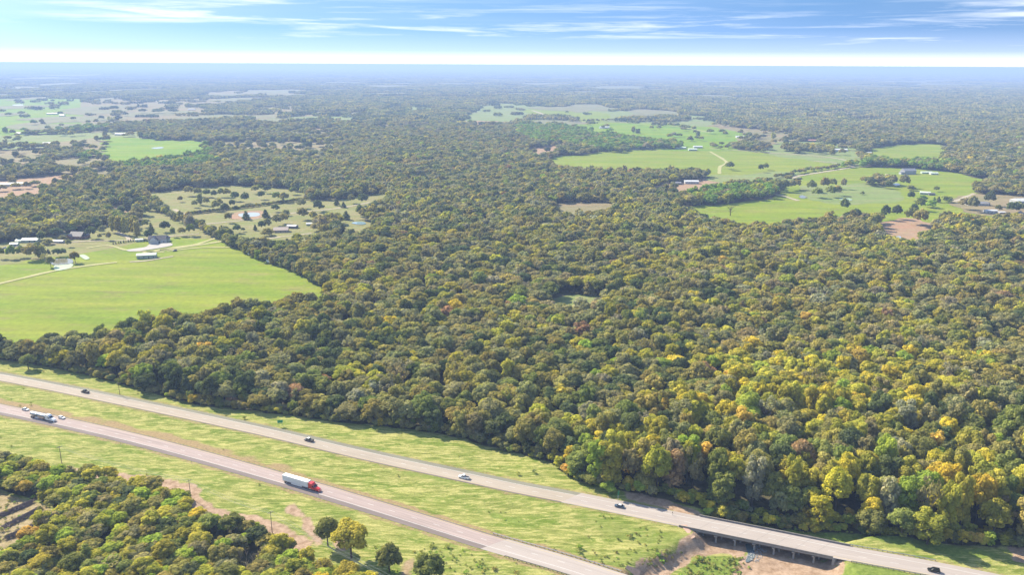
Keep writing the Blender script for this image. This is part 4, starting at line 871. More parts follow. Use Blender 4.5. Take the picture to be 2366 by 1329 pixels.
for i in big:
    x0, y0, rd, hh, kk = T[i]; kk = int(kk)
    e = empty('tree', (x0, y0, float(tz[i])), rng.uniform(0, 6.28)); e.scale = (rd / 4.5, rd / 4.5, hh / 12)
    props(e, labels[i], 'tree', 'trees of the woods beside the highway')
    c0 = bpy.data.objects.new('crown', CROWN0[kk]); COL.objects.link(c0); c0.parent = e
    f = rng.uniform(.85, 1.15); cc = COLS_T[tint[i]] * f * rng.uniform(.94, 1.06, 3); c0.color = (*cc, 1)
    t0 = bpy.data.objects.new('trunk', TRUNK0[i % 3]); COL.objects.link(t0); t0.parent = e
# -- the mass of the woodland: one object
M = T[~isind]; mt_ = tint[~isind]; dist = np.hypot(M[:, 0], M[:, 1])
vi = np.where(dist < 950, np.array(V1)[M[:, 4].astype(int)], 0)
map2 = np.array([V2[i] for i in (0, 1, 2, 3, 4, 5, 7, 8, 7, 9, 9, 10, 11, 6, 6)]); farm = dist >= 950; vi[farm] = map2[M[farm, 4].astype(int)]
pos = [np.column_stack([M[:, :2], H(M[:, 0], M[:, 1])])]; scl = [np.column_stack([M[:, 2] / 4.5, M[:, 2] / 4.5, M[:, 3] / 12])]; vis_ = [vi]
colm = COLS_T[mt_] * rng.uniform(.82, 1.18, (len(M), 1)) * rng.uniform(.94, 1.06, (len(M), 3)); cols = [colm]
k2 = inside(GREENW[0], *M[:, :2].T)
for s, y0, y1, VV in ((31, 2750, 7200, V3), (100, 7150, 22000, V4)):
    Q = jit(s, y0, y1, 150); k = keep(Q, 0) if y0 < 5000 else np.ones(len(Q), bool); k = farkeep(Q, k); Q = Q[k]; n = len(Q)
    pos.append(np.column_stack([Q, np.zeros(n)])); sz = rng.uniform(.85, 1.15, n); scl.append(np.column_stack([sz, sz, sz * rng.uniform(.75, 1.25, n)])); vis_.append(rng.choice(VV, n))
    ti = rng.choice(len(TN), n, p=[.3, .2, .2, .25, .04, 0, 0, 0, .01, 0, 0, 0]); cols.append(COLS_T[ti] * rng.uniform(.8, 1.2, (n, 1)))
pos, scl, vis_, cols = map(np.concatenate, (pos, scl, vis_, cols)); npnt = len(pos)
print('TREES', len(T), 'points', npnt)
def mass(name, pos, scl, vi, cols, VAR, mats):
    V, F_, LV, MI, SRC = pos.tolist(), [], [], [], [-1] * len(pos)
    for k, (vs, fs, lv, mi) in enumerate(VAR):
        b = len(V); V += vs; F_ += [tuple(b + i for i in f) for f in fs]; LV += lv; MI += mi; SRC += [k] * len(vs)
    me = bpy.data.meshes.new(name); me.from_pydata(V, [], F_); nV = len(V)
    me.attributes.new('lv', 'FLOAT', 'FACE').data.foreach_set('value', np.array(LV, np.float32))
    me.attributes.new('src', 'INT', 'POINT').data.foreach_set('value', np.array(SRC, np.int32))
    def pa(nm, arr, ty, key):
        full = np.zeros((nV,) + arr.shape[1:], np.float32 if ty != 'INT' else np.int32); full[:len(arr)] = arr
        me.attributes.new(nm, ty, 'POINT').data.foreach_set(key, full.ravel())
    pa('vi', np.asarray(vi, np.int32), 'INT', 'value'); pa('scl', scl, 'FLOAT_VECTOR', 'vector'); pa('tint', cols, 'FLOAT_VECTOR', 'vector')
    pa('rot', np.column_stack([np.zeros((len(pos), 2)), rng.uniform(0, 6.28, len(pos))]), 'FLOAT_VECTOR', 'vector')
    o = link(name, me, mats); me.polygons.foreach_set('material_index', MI)
    ng = bpy.data.node_groups.new(name, 'GeometryNodeTree'); ng.interface.new_socket('Geometry', in_out='INPUT', socket_type='NodeSocketGeometry'); ng.interface.new_socket('Geometry', in_out='OUTPUT', socket_type='NodeSocketGeometry')
    gi, go = ng.nodes.new('NodeGroupInput'), ng.nodes.new('NodeGroupOutput'); jn = ng.nodes.new('GeometryNodeJoinGeometry')
    def na(nm, ty):
        a = ng.nodes.new('GeometryNodeInputNamedAttribute'); a.data_type = ty; a.inputs['Name'].default_value = nm; return a.outputs['Attribute']
    def cmp(sk, k):
        c = ng.nodes.new('FunctionNodeCompare'); c.data_type = 'INT'; c.operation = 'EQUAL'; ng.links.new(sk, c.inputs[2]); c.inputs[3].default_value = k; return c.outputs[0]
    src, via, sa_, ra_ = na('src', 'INT'), na('vi', 'INT'), na('scl', 'FLOAT_VECTOR'), na('rot', 'FLOAT_VECTOR')
    def sepg(k):
        s = ng.nodes.new('GeometryNodeSeparateGeometry'); s.domain = 'POINT'; ng.links.new(gi.outputs[0], s.inputs[0]); ng.links.new(cmp(src, k), s.inputs[1]); return s.outputs[0]
    pts = sepg(-1)
    for k in range(len(VAR)):
        ip = ng.nodes.new('GeometryNodeInstanceOnPoints'); ng.links.new(pts, ip.inputs['Points']); ng.links.new(cmp(via, k), ip.inputs['Selection']); ng.links.new(sepg(k), ip.inputs['Instance'])
        ng.links.new(ra_, ip.inputs['Rotation']); ng.links.new(sa_, ip.inputs['Scale']); ng.links.new(ip.outputs[0], jn.inputs[0])
    ng.links.new(jn.outputs[0], go.inputs[0]); md = o.modifiers.new('scatter', 'NODES'); md.node_group = ng
    return o
props(mass('woodland', pos, scl, vis_, cols, VAR, [LEAF_I, BARK, BARKP]), 'dense autumn woodland spreading to the horizon', None, None, 'stuff')

# -- weeds and tufts on the verges
def in_polys(polys, n, zz=0.0):
    out = []
    for pl, dens in polys:
        lo, hi = pl.min(0), pl.max(0); k = int((hi - lo).prod() * dens); q = rng.uniform(lo, hi, (k, 2)); q = q[inside(pl, *q.T)]; out.append(q)
    return np.concatenate(out)
q = in_polys([(P((1330, 1190), (1430, 1200), (1510, 1222), (1580, 1240), (1590, 1252), (1540, 1275), (1480, 1296), (1440, 1312), (1380, 1300), (1330, 1288), (1250, 1266), (1300, 1262), (1420, 1266), (1400, 1232)), .05),
              (P((1570, 1350), (1590, 1305), (1630, 1286), (1690, 1280), (1722, 1290), (1712, 1312), (1690, 1350), z=-4), .4), (P((1480, 1305), (1540, 1282), (1600, 1252), (1610, 1262), (1550, 1292), (1500, 1316), z=-3), .35),
              (P((1100, 1170), (1250, 1196), (1240, 1225), (1120, 1200)), .03), (P((960, 1262), (1060, 1270), (1150, 1320), (1000, 1345)), .12), (P((1640, 1190), (1950, 1222), (1900, 1232), (1640, 1200), z=-3), .12),
              (P((-100, 1120), (120, 1165), (90, 1240), (-60, 1300)), .12), (CORR, .003)], 0)
da = np.minimum(segdist(RA, *q.T), segdist(RB, *q.T)); ppx_, ppy_, _ = PX(np.column_stack([q, np.zeros(len(q))])); q = q[(da > 7.2) & ((vnoise(q[:, 0], q[:, 1], 13) > .47) | (q[:, 1] < 300)) & (ppy_ < 1400) & (ppx_ > -60) & (ppx_ < 2430)]
n = len(q); WV = []
for i in range(4):
    d = crown(700 + i, 90, 1.7, 'shrub', False); WV.append((d[0], d[1], d[2], [0] * len(d[1])))
sz = rng.uniform(.05, .13, n) * (1 + .8 * (rng.random(n) < .12)); wc = np.array([TINT['green'], TINT['olive'], TINT['bright green'], TINT['dark green'], (.26, .27, .08), (.2, .17, .07)])[rng.choice(6, n, p=[.25, .15, .22, .13, .17, .08])] * rng.uniform(.9, 1.4, (n, 1))
props(mass('weeds', np.column_stack([q, H(q[:, 0], q[:, 1]) - .1]), np.column_stack([sz * 1.3, sz * 1.3, sz]), rng.integers(0, 4, n), wc, WV, [LEAF_I]), 'scattered weeds and tufts over the verges and median', None, None, 'stuff')

# ------------------------------------------------------------------ brush piles and snags in the cleared corner
BR = mat('grey_brush', (0.20, 0.155, 0.14), .95, 0, .3, 2)
for k, (a, b, wd, lab) in enumerate([((-40, 1212), (78, 1160), 2.6, 'long windrow of grey cut brush farthest up the cleared corner'), ((10, 1222), (92, 1178), 2.4, 'long grey brush windrow in the middle of the cleared corner'),
                                   ((18, 1247), (54, 1230), 2.6, 'short rounded heap of grey brush nearest the bottom of the cleared corner'), ((62, 1233), (92, 1206), 1.4, 'narrow pale brush heap beside the scrub trees in the cleared corner')]):
    A, B = G(*a), G(*b); Ln = Line(np.array([A, B])); mb = MB(); rr = random.Random(k); n = int(Ln.S[-1] * 22)
    yw = math.atan2(*(B - A)[::-1]); c0 = (A + B) / 2; z0 = H1(*c0)
    for i in range(n):
        s = rr.random() * Ln.S[-1]; o_ = rr.gauss(0, wd * .38); p, _ = Ln.at(s, o_); zt = max(.05, 1.5 * math.exp(-(o_ / wd * 1.7) ** 2) * rr.random() ** .5)
        l_ = rr.uniform(.8, 2.4); th = yw + rr.gauss(0, .5); dz = rr.uniform(-.3, .4); p = p - c0; h0 = H1(p[0] + c0[0], p[1] + c0[1]) - z0
        mb.tube((p[0] - l_ * math.cos(th), p[1] - l_ * math.sin(th), h0 + zt), (p[0] + l_ * math.cos(th), p[1] + l_ * math.sin(th), h0 + zt + dz), .09, .03, 4, False)
    o = mb.obj('brush_pile', BR); o.location = (c0[0], c0[1], z0); props(o, lab, 'brush pile')
dead_m = trunk(55, True).mesh('dead_tree'); dead_m.materials.append(BARKP)
for k, (a, b, h) in enumerate([(545, 1300, 7), (558, 1310, 8), (570, 1296, 6), (583, 1312, 8), (596, 1300, 7), (572, 1330, 8), (604, 1326, 7)]):
    p = G(a, b); o = bpy.data.objects.new('dead_tree', dead_m); COL.objects.link(o); o.location = (p[0], p[1], H1(*p)); o.rotation_euler = (rng.uniform(-.1, .1), rng.uniform(-.1, .1), k * 1.3); o.scale = (h / 22, h / 22, h / 11)
    props(o, 'pale leafless dead tree in the gap of the lower left wood, %s from the left' % ORD[k], 'dead tree', 'dead trees in the lower left wood')
p = G(1687, 499); o = bpy.data.objects.new('dead_tree', trunk(77, True).mesh('dead_tree')); o.data.materials.append(BARK); COL.objects.link(o); o.location = (p[0], p[1], 0); o.scale = (2.2, 2.2, 1.5); props(o, 'lone bare dark tree standing in the green field beyond the wood', 'dead tree')

# ------------------------------------------------------------------ vehicles (local +X forward, origin on the ground)
def wheel(par, x, y, r=.34, w_=.24, sub=True):
    s = 1 if y > 0 else -1
    t_ = MB().tube((x, y - w_ / 2, r), (x, y + w_ / 2, r), r, r, 16).obj('wheel', TYRE, par)
    if sub: MB().tube((x, y + s * w_ * .42, r), (x, y + s * (w_ / 2 + .02), r), r * .58, r * .5, 12).obj('rim', CHROME, t_)
def car(px, py, Ln, fwd, label, name, cat, pm, L=4.7, W=1.84, Hh=1.45, kind='sedan', roof=None):
    g = G(px, py); s = Ln.near(g); _, yw = Ln.at(s); e = empty(name, (g[0], g[1], Z + .01), yw + (0 if fwd > 0 else math.pi)); props(e, label, cat, 'vehicles on the highway')
    h = L / 2; hw = W / 2
    belt = {'sedan': .88, 'suv': 1.0, 'pickup': 1.08}[kind]
    xs = [(-h, .50, belt * .86, .84), (-h + .12, .32, belt * .97, .95), (-h + .6, .24, belt, 1.0), (-.3, .22, belt, 1.0), (h * .45, .22, belt * .98, 1.0), (h - .55, .25, belt * .87, .98), (h - .12, .32, belt * .76, .9), (h, .42, belt * .62, .8)]
    rings = [[(x_, -hw * k, z0), (x_, -hw * k * 1.0, z0 + (z1 - z0) * .55), (x_, -hw * k * .93, z1), (x_, hw * k * .93, z1), (x_, hw * k, z0 + (z1 - z0) * .55), (x_, hw * k, z0)] for x_, z0, z1, k in xs]
    MB().loft(rings).obj('body', pm, e, bevel=.05)
    def house(x0, x1, x2, x3, z0, z1, m_, nm, grow=0):
        w0, w1 = hw * .90 + grow, hw * .74 + grow
        return MB().loft([[(x0 - grow, -w0, z0), (x3 + grow, -w0, z0), (x3 + grow, w0, z0), (x0 - grow, w0, z0)], [(x1 - grow, -w1, z1), (x2 + grow, -w1, z1), (x2 + grow, w1, z1), (x1 - grow, w1, z1)]]).obj(nm, m_, e)
    if kind == 'sedan': c4 = (-h * .78, -h * .42, h * .18, h * .48)
    elif kind == 'suv': c4 = (-h * .96, -h * .84, h * .14, h * .44)
    else: c4 = (-h * .22, -h * .18, h * .26, h * .48)
    house(*c4, belt - .04, Hh - .05, GLASS, 'windows')
    rp = MB(); w1 = hw * .76; rp.box(c4[1] - .02, -w1, Hh - .055, c4[2] + .02, w1, Hh)
    if kind == 'suv': rp.box(c4[1] + .3, -w1 + .05, Hh + .001, c4[2] - .3, -w1 + .1, Hh + .05).box(c4[1] + .3, w1 - .1, Hh + .001, c4[2] - .3, w1 - .05, Hh + .05)
    rp.obj('roof', roof or pm, e, bevel=.03)
    pl = MB()
    for sy in (-1, 1):
        for xb, xt in ((c4[0], c4[1]), ((c4[0] + c4[3]) / 2, (c4[1] + c4[2]) / 2), (c4[3], c4[2])): pl.tube((xb, sy * hw * .905, belt - .03), (xt, sy * hw * .755, Hh - .04), .035, n=5)
    pl.obj('pillars', pm, e)
    if kind == 'pickup':
        MB().box(-h + .12, -hw * .78, belt + .002, -h * .28, hw * .78, belt + .012).obj('cargo_bed', BLACKP, e)
        rl = MB().box(-h + .05, -hw * .93, belt - .01, -h * .26, -hw * .80, belt + .10).box(-h + .05, hw * .80, belt - .01, -h * .26, hw * .93, belt + .10).box(-h + .02, -hw * .8, belt - .06, -h + .11, hw * .8, belt + .10); rl.obj('bed_rails', pm, e, bevel=.02)
    for sx in (-1, 1):
        for sy in (-1, 1): wheel(e, sx * L * .31 + .02, sy * (hw - .1), .40 if kind == 'pickup' else .34)
    for sy in (-1, 1):
        MB().box(h - .2, sy * hw * .72 - .16, belt * .56, h + .012 - .06, sy * hw * .72 + .16, belt * .70).obj('headlight', LAMPW, e)
        MB().box(-h - .01, sy * hw * .70 - .13, belt * .60, -h + .1, sy * hw * .70 + .13, belt * .78).obj('tail_light', LAMPR, e)
        MB().box(c4[3] - .35, sy * (hw + .02) - .09, belt - .02, c4[3] - .18, sy * (hw + .02) + .09, belt + .12).obj('mirror', pm, e, bevel=.03)
    return e
WH, BK, DK, NV, SV = paint('car_white', (.78, .78, .77)), paint('car_black', (.012, .012, .014), .22), paint('car_charcoal', (.05, .05, .052)), paint('car_blue', (.04, .07, .12)), paint('car_silver', (.5, .52, .54))
car(59, 948.5, LA, 1, 'white sedan behind the tanker truck at the far left', 'parked_car' if False else 'sedan_car', 'car', WH)
car(143, 968, LA, 1, 'white hatchback overtaking just ahead of the tanker truck', 'hatchback_car', 'car', WH, L=4.2, kind='suv', Hh=1.5)
car(197, 908, LB, -1, 'black pickup truck with a pale load in its bed on the far carriageway', 'pickup_truck', 'pickup truck', BK, L=5.8, W=2.0, Hh=1.9, kind='pickup')
car(714, 1020, LB, -1, 'charcoal pickup truck with a pale hood and roof on the far carriageway', 'pickup_truck', 'pickup truck', DK, L=5.8, W=2.0, Hh=1.9, kind='pickup', roof=WH)
car(1072, 1106, LB, -1, 'white double-cab pickup truck on the far carriageway', 'pickup_truck', 'pickup truck', WH, L=5.8, W=2.02, Hh=1.9, kind='pickup')
car(1431, 1173, LB, -1, 'dark blue sedan on the concrete road before the long bridge', 'sedan_car', 'car', NV, roof=SV)
car(2157, 1322, LB, -1, 'black SUV past the bridge at the bottom right corner', 'suv_car', 'car', BK, kind='suv', Hh=1.7, L=4.8)
_lf = Line(GP([(370, 586), (403, 581.5), (440, 577)])); _le = Line(GP([(560, 576), (622, 608), (700, 648)])); _ly = Line(GP([(-20, 576), (12, 573.5), (60, 569)]))
car(404, 581, _lf, -1, 'dark SUV parked at the end of the dirt drive near the long pale barn', 'parked_car', 'car', BK, kind='suv', Hh=1.7, L=4.8)
car(12, 574, _ly, 1, 'silver car parked at the far left end of the farm track', 'parked_car', 'car', SV); car(30, 572, _ly, 1, 'black car parked beside the small pale shed at the far left', 'parked_car', 'car', BK)
for _px, _py, _l, _lab in ((622, 608, 10.5, 'long white stock trailer parked at the right edge of the big field'), (577, 590, 6.5, 'short pale trailer parked at the right edge of the big field')):
    _g = G(_px, _py); _, _yw = _le.at(_le.near(_g)); _e = empty('stock_trailer', (_g[0], _g[1], .15), _yw); props(_e, _lab, 'trailer')
    MB().loft([[(-_l / 2, -1.2, .8), (-_l / 2, 1.2, .8), (-_l / 2, 1.2, 3.0), (-_l / 2, -1.2, 3.0)], [(_l / 2 - 1, -1.2, .8), (_l / 2 - 1, 1.2, .8), (_l / 2 - 1, 1.2, 3.0), (_l / 2 - 1, -1.2, 3.0)], [(_l / 2, -.9, 1.2), (_l / 2, .9, 1.2), (_l / 2, .9, 2.7), (_l / 2, -.9, 2.7)]]).obj('body', WHITEP, _e, bevel=.06)
    MB().tube((_l / 2, 0, .9), (_l / 2 + 1.3, 0, .7), .08).obj('drawbar', STEEL, _e)
    for _s in (-1, 1): wheel(_e, -.5, _s * 1.1, .42, .25); wheel(_e, -1.5, _s * 1.1, .42, .25)
RED, LAV = paint('truck_red', (.58, .022, .012)), mat('trailer_white', (.74, .75, .77), .45, 0, .04, .3)
def tractor(e, x, m_, fair=True):
    """conventional cab with sleeper; x = front bumper"""
    hw = 1.2
    prof = [(x - 6.4, .9), (x - 6.4, 3.15), (x - 5.9, 3.85), (x - 4.2, 3.75), (x - 3.3, 3.0), (x - 2.55, 2.05), (x - 2.55, .75)]
    MB().loft([[(a, -hw, b) for a, b in prof], [(a, hw, b) for a, b in prof]]).obj('cab', m_, e, bevel=.12)
    hood = [(x - 2.52, .75, 2.02, hw * .95), (x - 1.2, .62, 1.78, hw * .82), (x - .25, .6, 1.45, hw * .72), (x, .62, 1.15, hw * .62)]
    MB().loft([[(a, -w_, z0), (a, -w_ * .8, z1), (a, w_ * .8, z1), (a, w_, z0)] for a, z0, z1, w_ in hood]).obj('hood', m_, e, bevel=.08)
    MB().add([(x - 3.27, -.98, 2.98), (x - 3.27, .98, 2.98), (x - 2.56, 1.08, 2.1), (x - 2.56, -1.08, 2.1)], [(0, 1, 2, 3)]).add([(x - 3.2, -.98, 3.03), (x - 3.2, .98, 3.03), (x - 2.5, 1.08, 2.15), (x - 2.5, -1.08, 2.15)], [(3, 2, 1, 0)]).obj('windscreen', GLASS, e)
    for sy in (-1, 1):
        MB().box(x - 4.1, sy * 1.2 - .02, 2.0, x - 3.15, sy * 1.2 + .02, 2.75).obj('side_window', GLASS, e)
        MB().box(x - 3.0, sy * 1.5 - .1, 1.9, x - 2.85, sy * 1.5 + .1, 2.6).box(x - 2.96, min(sy * 1.18, sy * 1.5), 2.3, x - 2.9, max(sy * 1.18, sy * 1.5), 2.35).obj('mirror', BLACKP, e)
        MB().tube((x - 6.0, sy * .95, .75), (x - 4.6, sy * .95, .75), .33, n=12).obj('fuel_tank', CHROME, e)
        MB().loft([[(x - 1.7, sy * .8, .5), (x - 1.7, sy * 1.24, .5), (x - 1.7, sy * 1.24, .9), (x - 1.7, sy * .8, .9)], [(x - 1.0, sy * .8, 1.0), (x - 1.0, sy * 1.24, 1.0), (x - 1.0, sy * 1.24, 1.32), (x - 1.0, sy * .8, 1.32)], [(x - .2, sy * .6, .6), (x - .2, sy * 1.05, .6), (x - .2, sy * 1.05, .95), (x - .2, sy * .6, .95)]]).obj('fender', m_, e)
        MB().box(x - .32, sy * .78 - .15, .85, x - .05, sy * .78 + .15, 1.05).obj('headlight', LAMPW, e)
        MB().tube((x - 6.5, sy * .95, .9), (x - 6.5, sy * .95, 3.9), .08, n=8).obj('exhaust_stack', CHROME, e)
        wheel(e, x - 1.35, sy * 1.02, .5, .3); wheel(e, x - 6.9, sy * .95, .5, .5); wheel(e, x - 8.2, sy * .95, .5, .5)
    MB().box(x - .12, -.55, .66, x + .03, .55, 1.1).obj('grille', CHROME, e); MB().box(x - .2, -1.15, .35, x + .12, 1.15, .6).obj('bumper', m_, e, bevel=.04)
    MB().box(x - 8.8, -.45, .75, x - 2.0, .45, 1.0).obj('chassis', BLACKP, e)
g = G(688, 1130); s = LA.near(g); _, yw = LA.at(s); p, _ = LA.at(s - 1.6, -.95)
e = empty('semi_truck', (p[0], p[1], Z + .01), yw); props(e, 'semi truck with red cab pulling a long plain white box trailer', 'semi truck', 'vehicles on the highway')
tractor(e, 11.2, RED)
tb = MB().box(-11.2, -1.3, 1.25, 4.6, 1.3, 4.1).obj('trailer', LAV, e, bevel=.05)
MB().box(-11.23, -1.2, 1.35, -11.205, 1.2, 4.0).obj('rear_doors', WHITEP, tb); MB().box(-11.25, -1.25, .98, 4.5, -1.05, 1.22).box(-11.25, 1.05, .98, 4.5, 1.25, 1.22).obj('side_rails', STEEL, e)
MB().box(-11.1, -.5, .8, -6.5, .5, 1.2).obj('axle_frame', BLACKP, e); MB().box(2.0, -1.0, .2, 2.15, -.85, 1.2).box(2.0, .85, .2, 2.15, 1.0, 1.2).obj('landing_legs', BLACKP, e)
MB().box(-5.8, -1.28, .45, .8, -1.24, 1.2).box(-5.8, 1.24, .45, .8, 1.28, 1.2).obj('side_skirt', WHITEP, e)
for sy in (-1, 1): wheel(e, -9.8, sy * 1.0, .5, .5); wheel(e, -8.5, sy * 1.0, .5, .5)
g = G(104, 974); s = LA.near(g); _, yw = LA.at(s); p, _ = LA.at(s, -.95)
e = empty('tanker_truck', (p[0], p[1], Z + .01), yw); props(e, 'tanker truck with white cab and shiny cylindrical silver tank', 'tanker truck', 'vehicles on the highway')
tractor(e, 9.4, WH)
tk = MB()
for x0, x1 in ((-9.2, -3.6), (-3.5, 2.6)):
    tk.loft([[(xx, r * 1.12 * math.cos(a), 2.35 + r * math.sin(a)) for a in np.linspace(0, 2 * math.pi, 20, endpoint=False)] for xx, r in ((x0, .7), (x0 + .25, 1.0), (x0 + .5, 1.06), (x1 - .5, 1.06), (x1 - .25, 1.0), (x1, .7))])
tko = tk.obj('tank', mat('brushed_tank', (.34, .35, .37), .3, .85, .08, 1), e, smooth=False)
hm_ = MB()
for xx in (-7.5, -5.4, -1.8, .6): hm_.tube((xx, 0, 3.38), (xx, 0, 3.55), .32, n=12)
hm_.box(-9.0, -.25, 3.401, 2.3, .25, 3.43).obj('hatches', STEEL, tko)
MB().box(-9.2, -.9, 1.0, 3.5, -.6, 1.25).box(-9.2, .6, 1.0, 3.5, .9, 1.25).box(-9.45, -1.2, .6, -9.25, 1.2, .8).obj('subframe', STEEL, e)
MB().box(-5.0, -1.15, .55, -2.6, -.95, 1.15).obj('side_cabinet', WHITEP, e)
for sy in (-1, 1): wheel(e, -8.2, sy * 1.0, .5, .5); wheel(e, -6.9, sy * 1.0, .5, .5)

# ------------------------------------------------------------------ signs, markers, poles
def sign(px, py, label, w_, h_, zb, yaw, posts=2):
    g = G(px, py); e = empty('road_sign', (g[0], g[1], H1(*g)), yaw); props(e, label, 'road sign')
    for k in range(posts):
        y0 = 0 if posts == 1 else (-.3 + .6 * k) * w_; MB().box(-.06, y0 - .06, -.3, .06, y0 + .06, zb + h_ * .9).obj('post', STEEL, e)
    a = MB().box(.065, -w_ / 2, zb, .10, w_ / 2, zb + h_).obj('panel', SIGNG, e)
    MB().box(.101, -w_ / 2 + .06, zb + .06, .106, w_ / 2 - .06, zb + .10).box(.101, -w_ / 2 + .06, zb + h_ - .10, .106, w_ / 2 - .06, zb + h_ - .06).box(.101, -w_ / 2 + .06, zb + .10, .106, -w_ / 2 + .1, zb + h_ - .1).box(.101, w_ / 2 - .1, zb + .1, .106, w_ / 2 - .06, zb + h_ - .1).obj('border', WHITEP, a)
sign(648, 986, 'wide green highway sign on posts at the wood edge', 3.0, 1.8, 2.2, math.atan2(-1, .2))
sign(1428, 1156, 'tall green highway sign seen edge on beside the trees', 1.8, 2.4, 2.4, math.atan2(-.5, .9))
mk = MB().box(-.06, -.06, 0, .06, .06, 1.5).mesh('marker_post'); mk.materials.append(STEEL); mk2 = MB().box(-.14, -.2, 1.2, -.065, .2, 1.9).mesh('marker_plate'); mk2.materials.append(BLACKP)
for px, py, lab in ((280, 1031, 'small dark mile marker on the shoulder left of the red semi truck, nearest the tanker'), (443, 1073, 'small dark mile marker halfway between tanker and red semi truck'), (736, 1148, 'thin marker post on the shoulder just ahead of the red semi truck'),
                    (1554, 1192, 'small dark marker on the road edge just before the long bridge'), (430, 944, 'small dark marker post on the grass above the far carriageway')):
    g = G(px, py); e = empty('marker_post', (g[0], g[1], H1(*g)), .4); props(e, lab, 'marker post', 'marker posts along the highway')
    for nm, mm_ in (('post', mk), ('plate', mk2)): o = bpy.data.objects.new(nm, mm_); COL.objects.link(o); o.parent = e
poles = [(143, 1072, 10, 'leaning timber utility pole at the left wood edge'), (441, 1152, 10, 'timber utility pole behind the tall scrub tree'), (629, 1232, 11, 'timber utility pole with crossarm beside the scrub wood and dirt strip'),
         (277, 913, 8.5, 'slim timber pole on the grass above the far carriageway'), (1080, 1480, 11, 'timber utility pole below the bottom picture edge')]
tops = []
for px, py, h, lab in poles:
    g = G(px, py); z0 = H1(*g); e = empty('utility_pole', (g[0], g[1], z0), R_(-52)); props(e, lab, 'utility pole', 'utility poles along the highway')
    MB().tube((0, 0, -.3), (0, 0, h), .17, .11, 8).obj('pole', WOODP, e); MB().box(-.08, -1.25, h - .75, .08, 1.25, h - .55).obj('crossarm', WOODP, e); iz = MB()
    for yy in (-1.1, -.4, .4, 1.1): iz.tube((0, yy, h - .548), (0, yy, h - .36), .06, .04, 6)
    iz.obj('insulators', WHITEP, e); tops.append((g, z0 + h - .36))
WIRE = mat('wire', (.30, .30, .30), .5, .5, 0)
ya = R_(-52)
for (a, b, nm) in ((0, 1, 'left'), (1, 2, 'middle'), (2, 4, 'right')):
    (pa_, za), (pb_, zb_) = tops[a], tops[b]; mb = MB(); c0 = (pa_ + pb_) / 2
    for yy in (-1.1, -.4, 1.1):
        off = np.array([-math.sin(ya), math.cos(ya)]) * yy; prev = None
        for k in range(15):
            t_ = k / 14; q2 = pa_ + (pb_ - pa_) * t_ + off - c0; zz = za + (zb_ - za) * t_ - 4 * 1.6 * t_ * (1 - t_); cur = (q2[0], q2[1], zz)
            if prev: mb.tube(prev, cur, .035, n=4, cap=False)
            prev = cur
    o = mb.obj('power_line', WIRE); o.location = (c0[0], c0[1], 0)
    props(o, {'left': 'power wires between the two poles left of the dirt strip', 'middle': 'power wires sagging over the top of the scrub wood', 'right': 'power wires running past the roadside trees to the bottom edge'}[nm], 'power line')
rk = MB()
for k in range(130):
    a, b = rng.uniform(-6, 6), rng.uniform(-3, 3); s = rng.uniform(.15, .5); j = _iv * s * rng.uniform(.7, 1.1, (12, 1)) * np.array([1, 1, .6]) + (a, b, .1); rk.add([tuple(v) for v in j], _if)
g = G(1748, 1282, -4.5); o = rk.obj('riprap', mat('pale_rubble', (.27, .26, .25), .9, 0, .2, 1)); o.location = (g[0], g[1], H1(*g)); o.rotation_euler = (0, 0, .9); props(o, 'pale broken rubble in the shade under the long bridge', None, None, 'stuff')

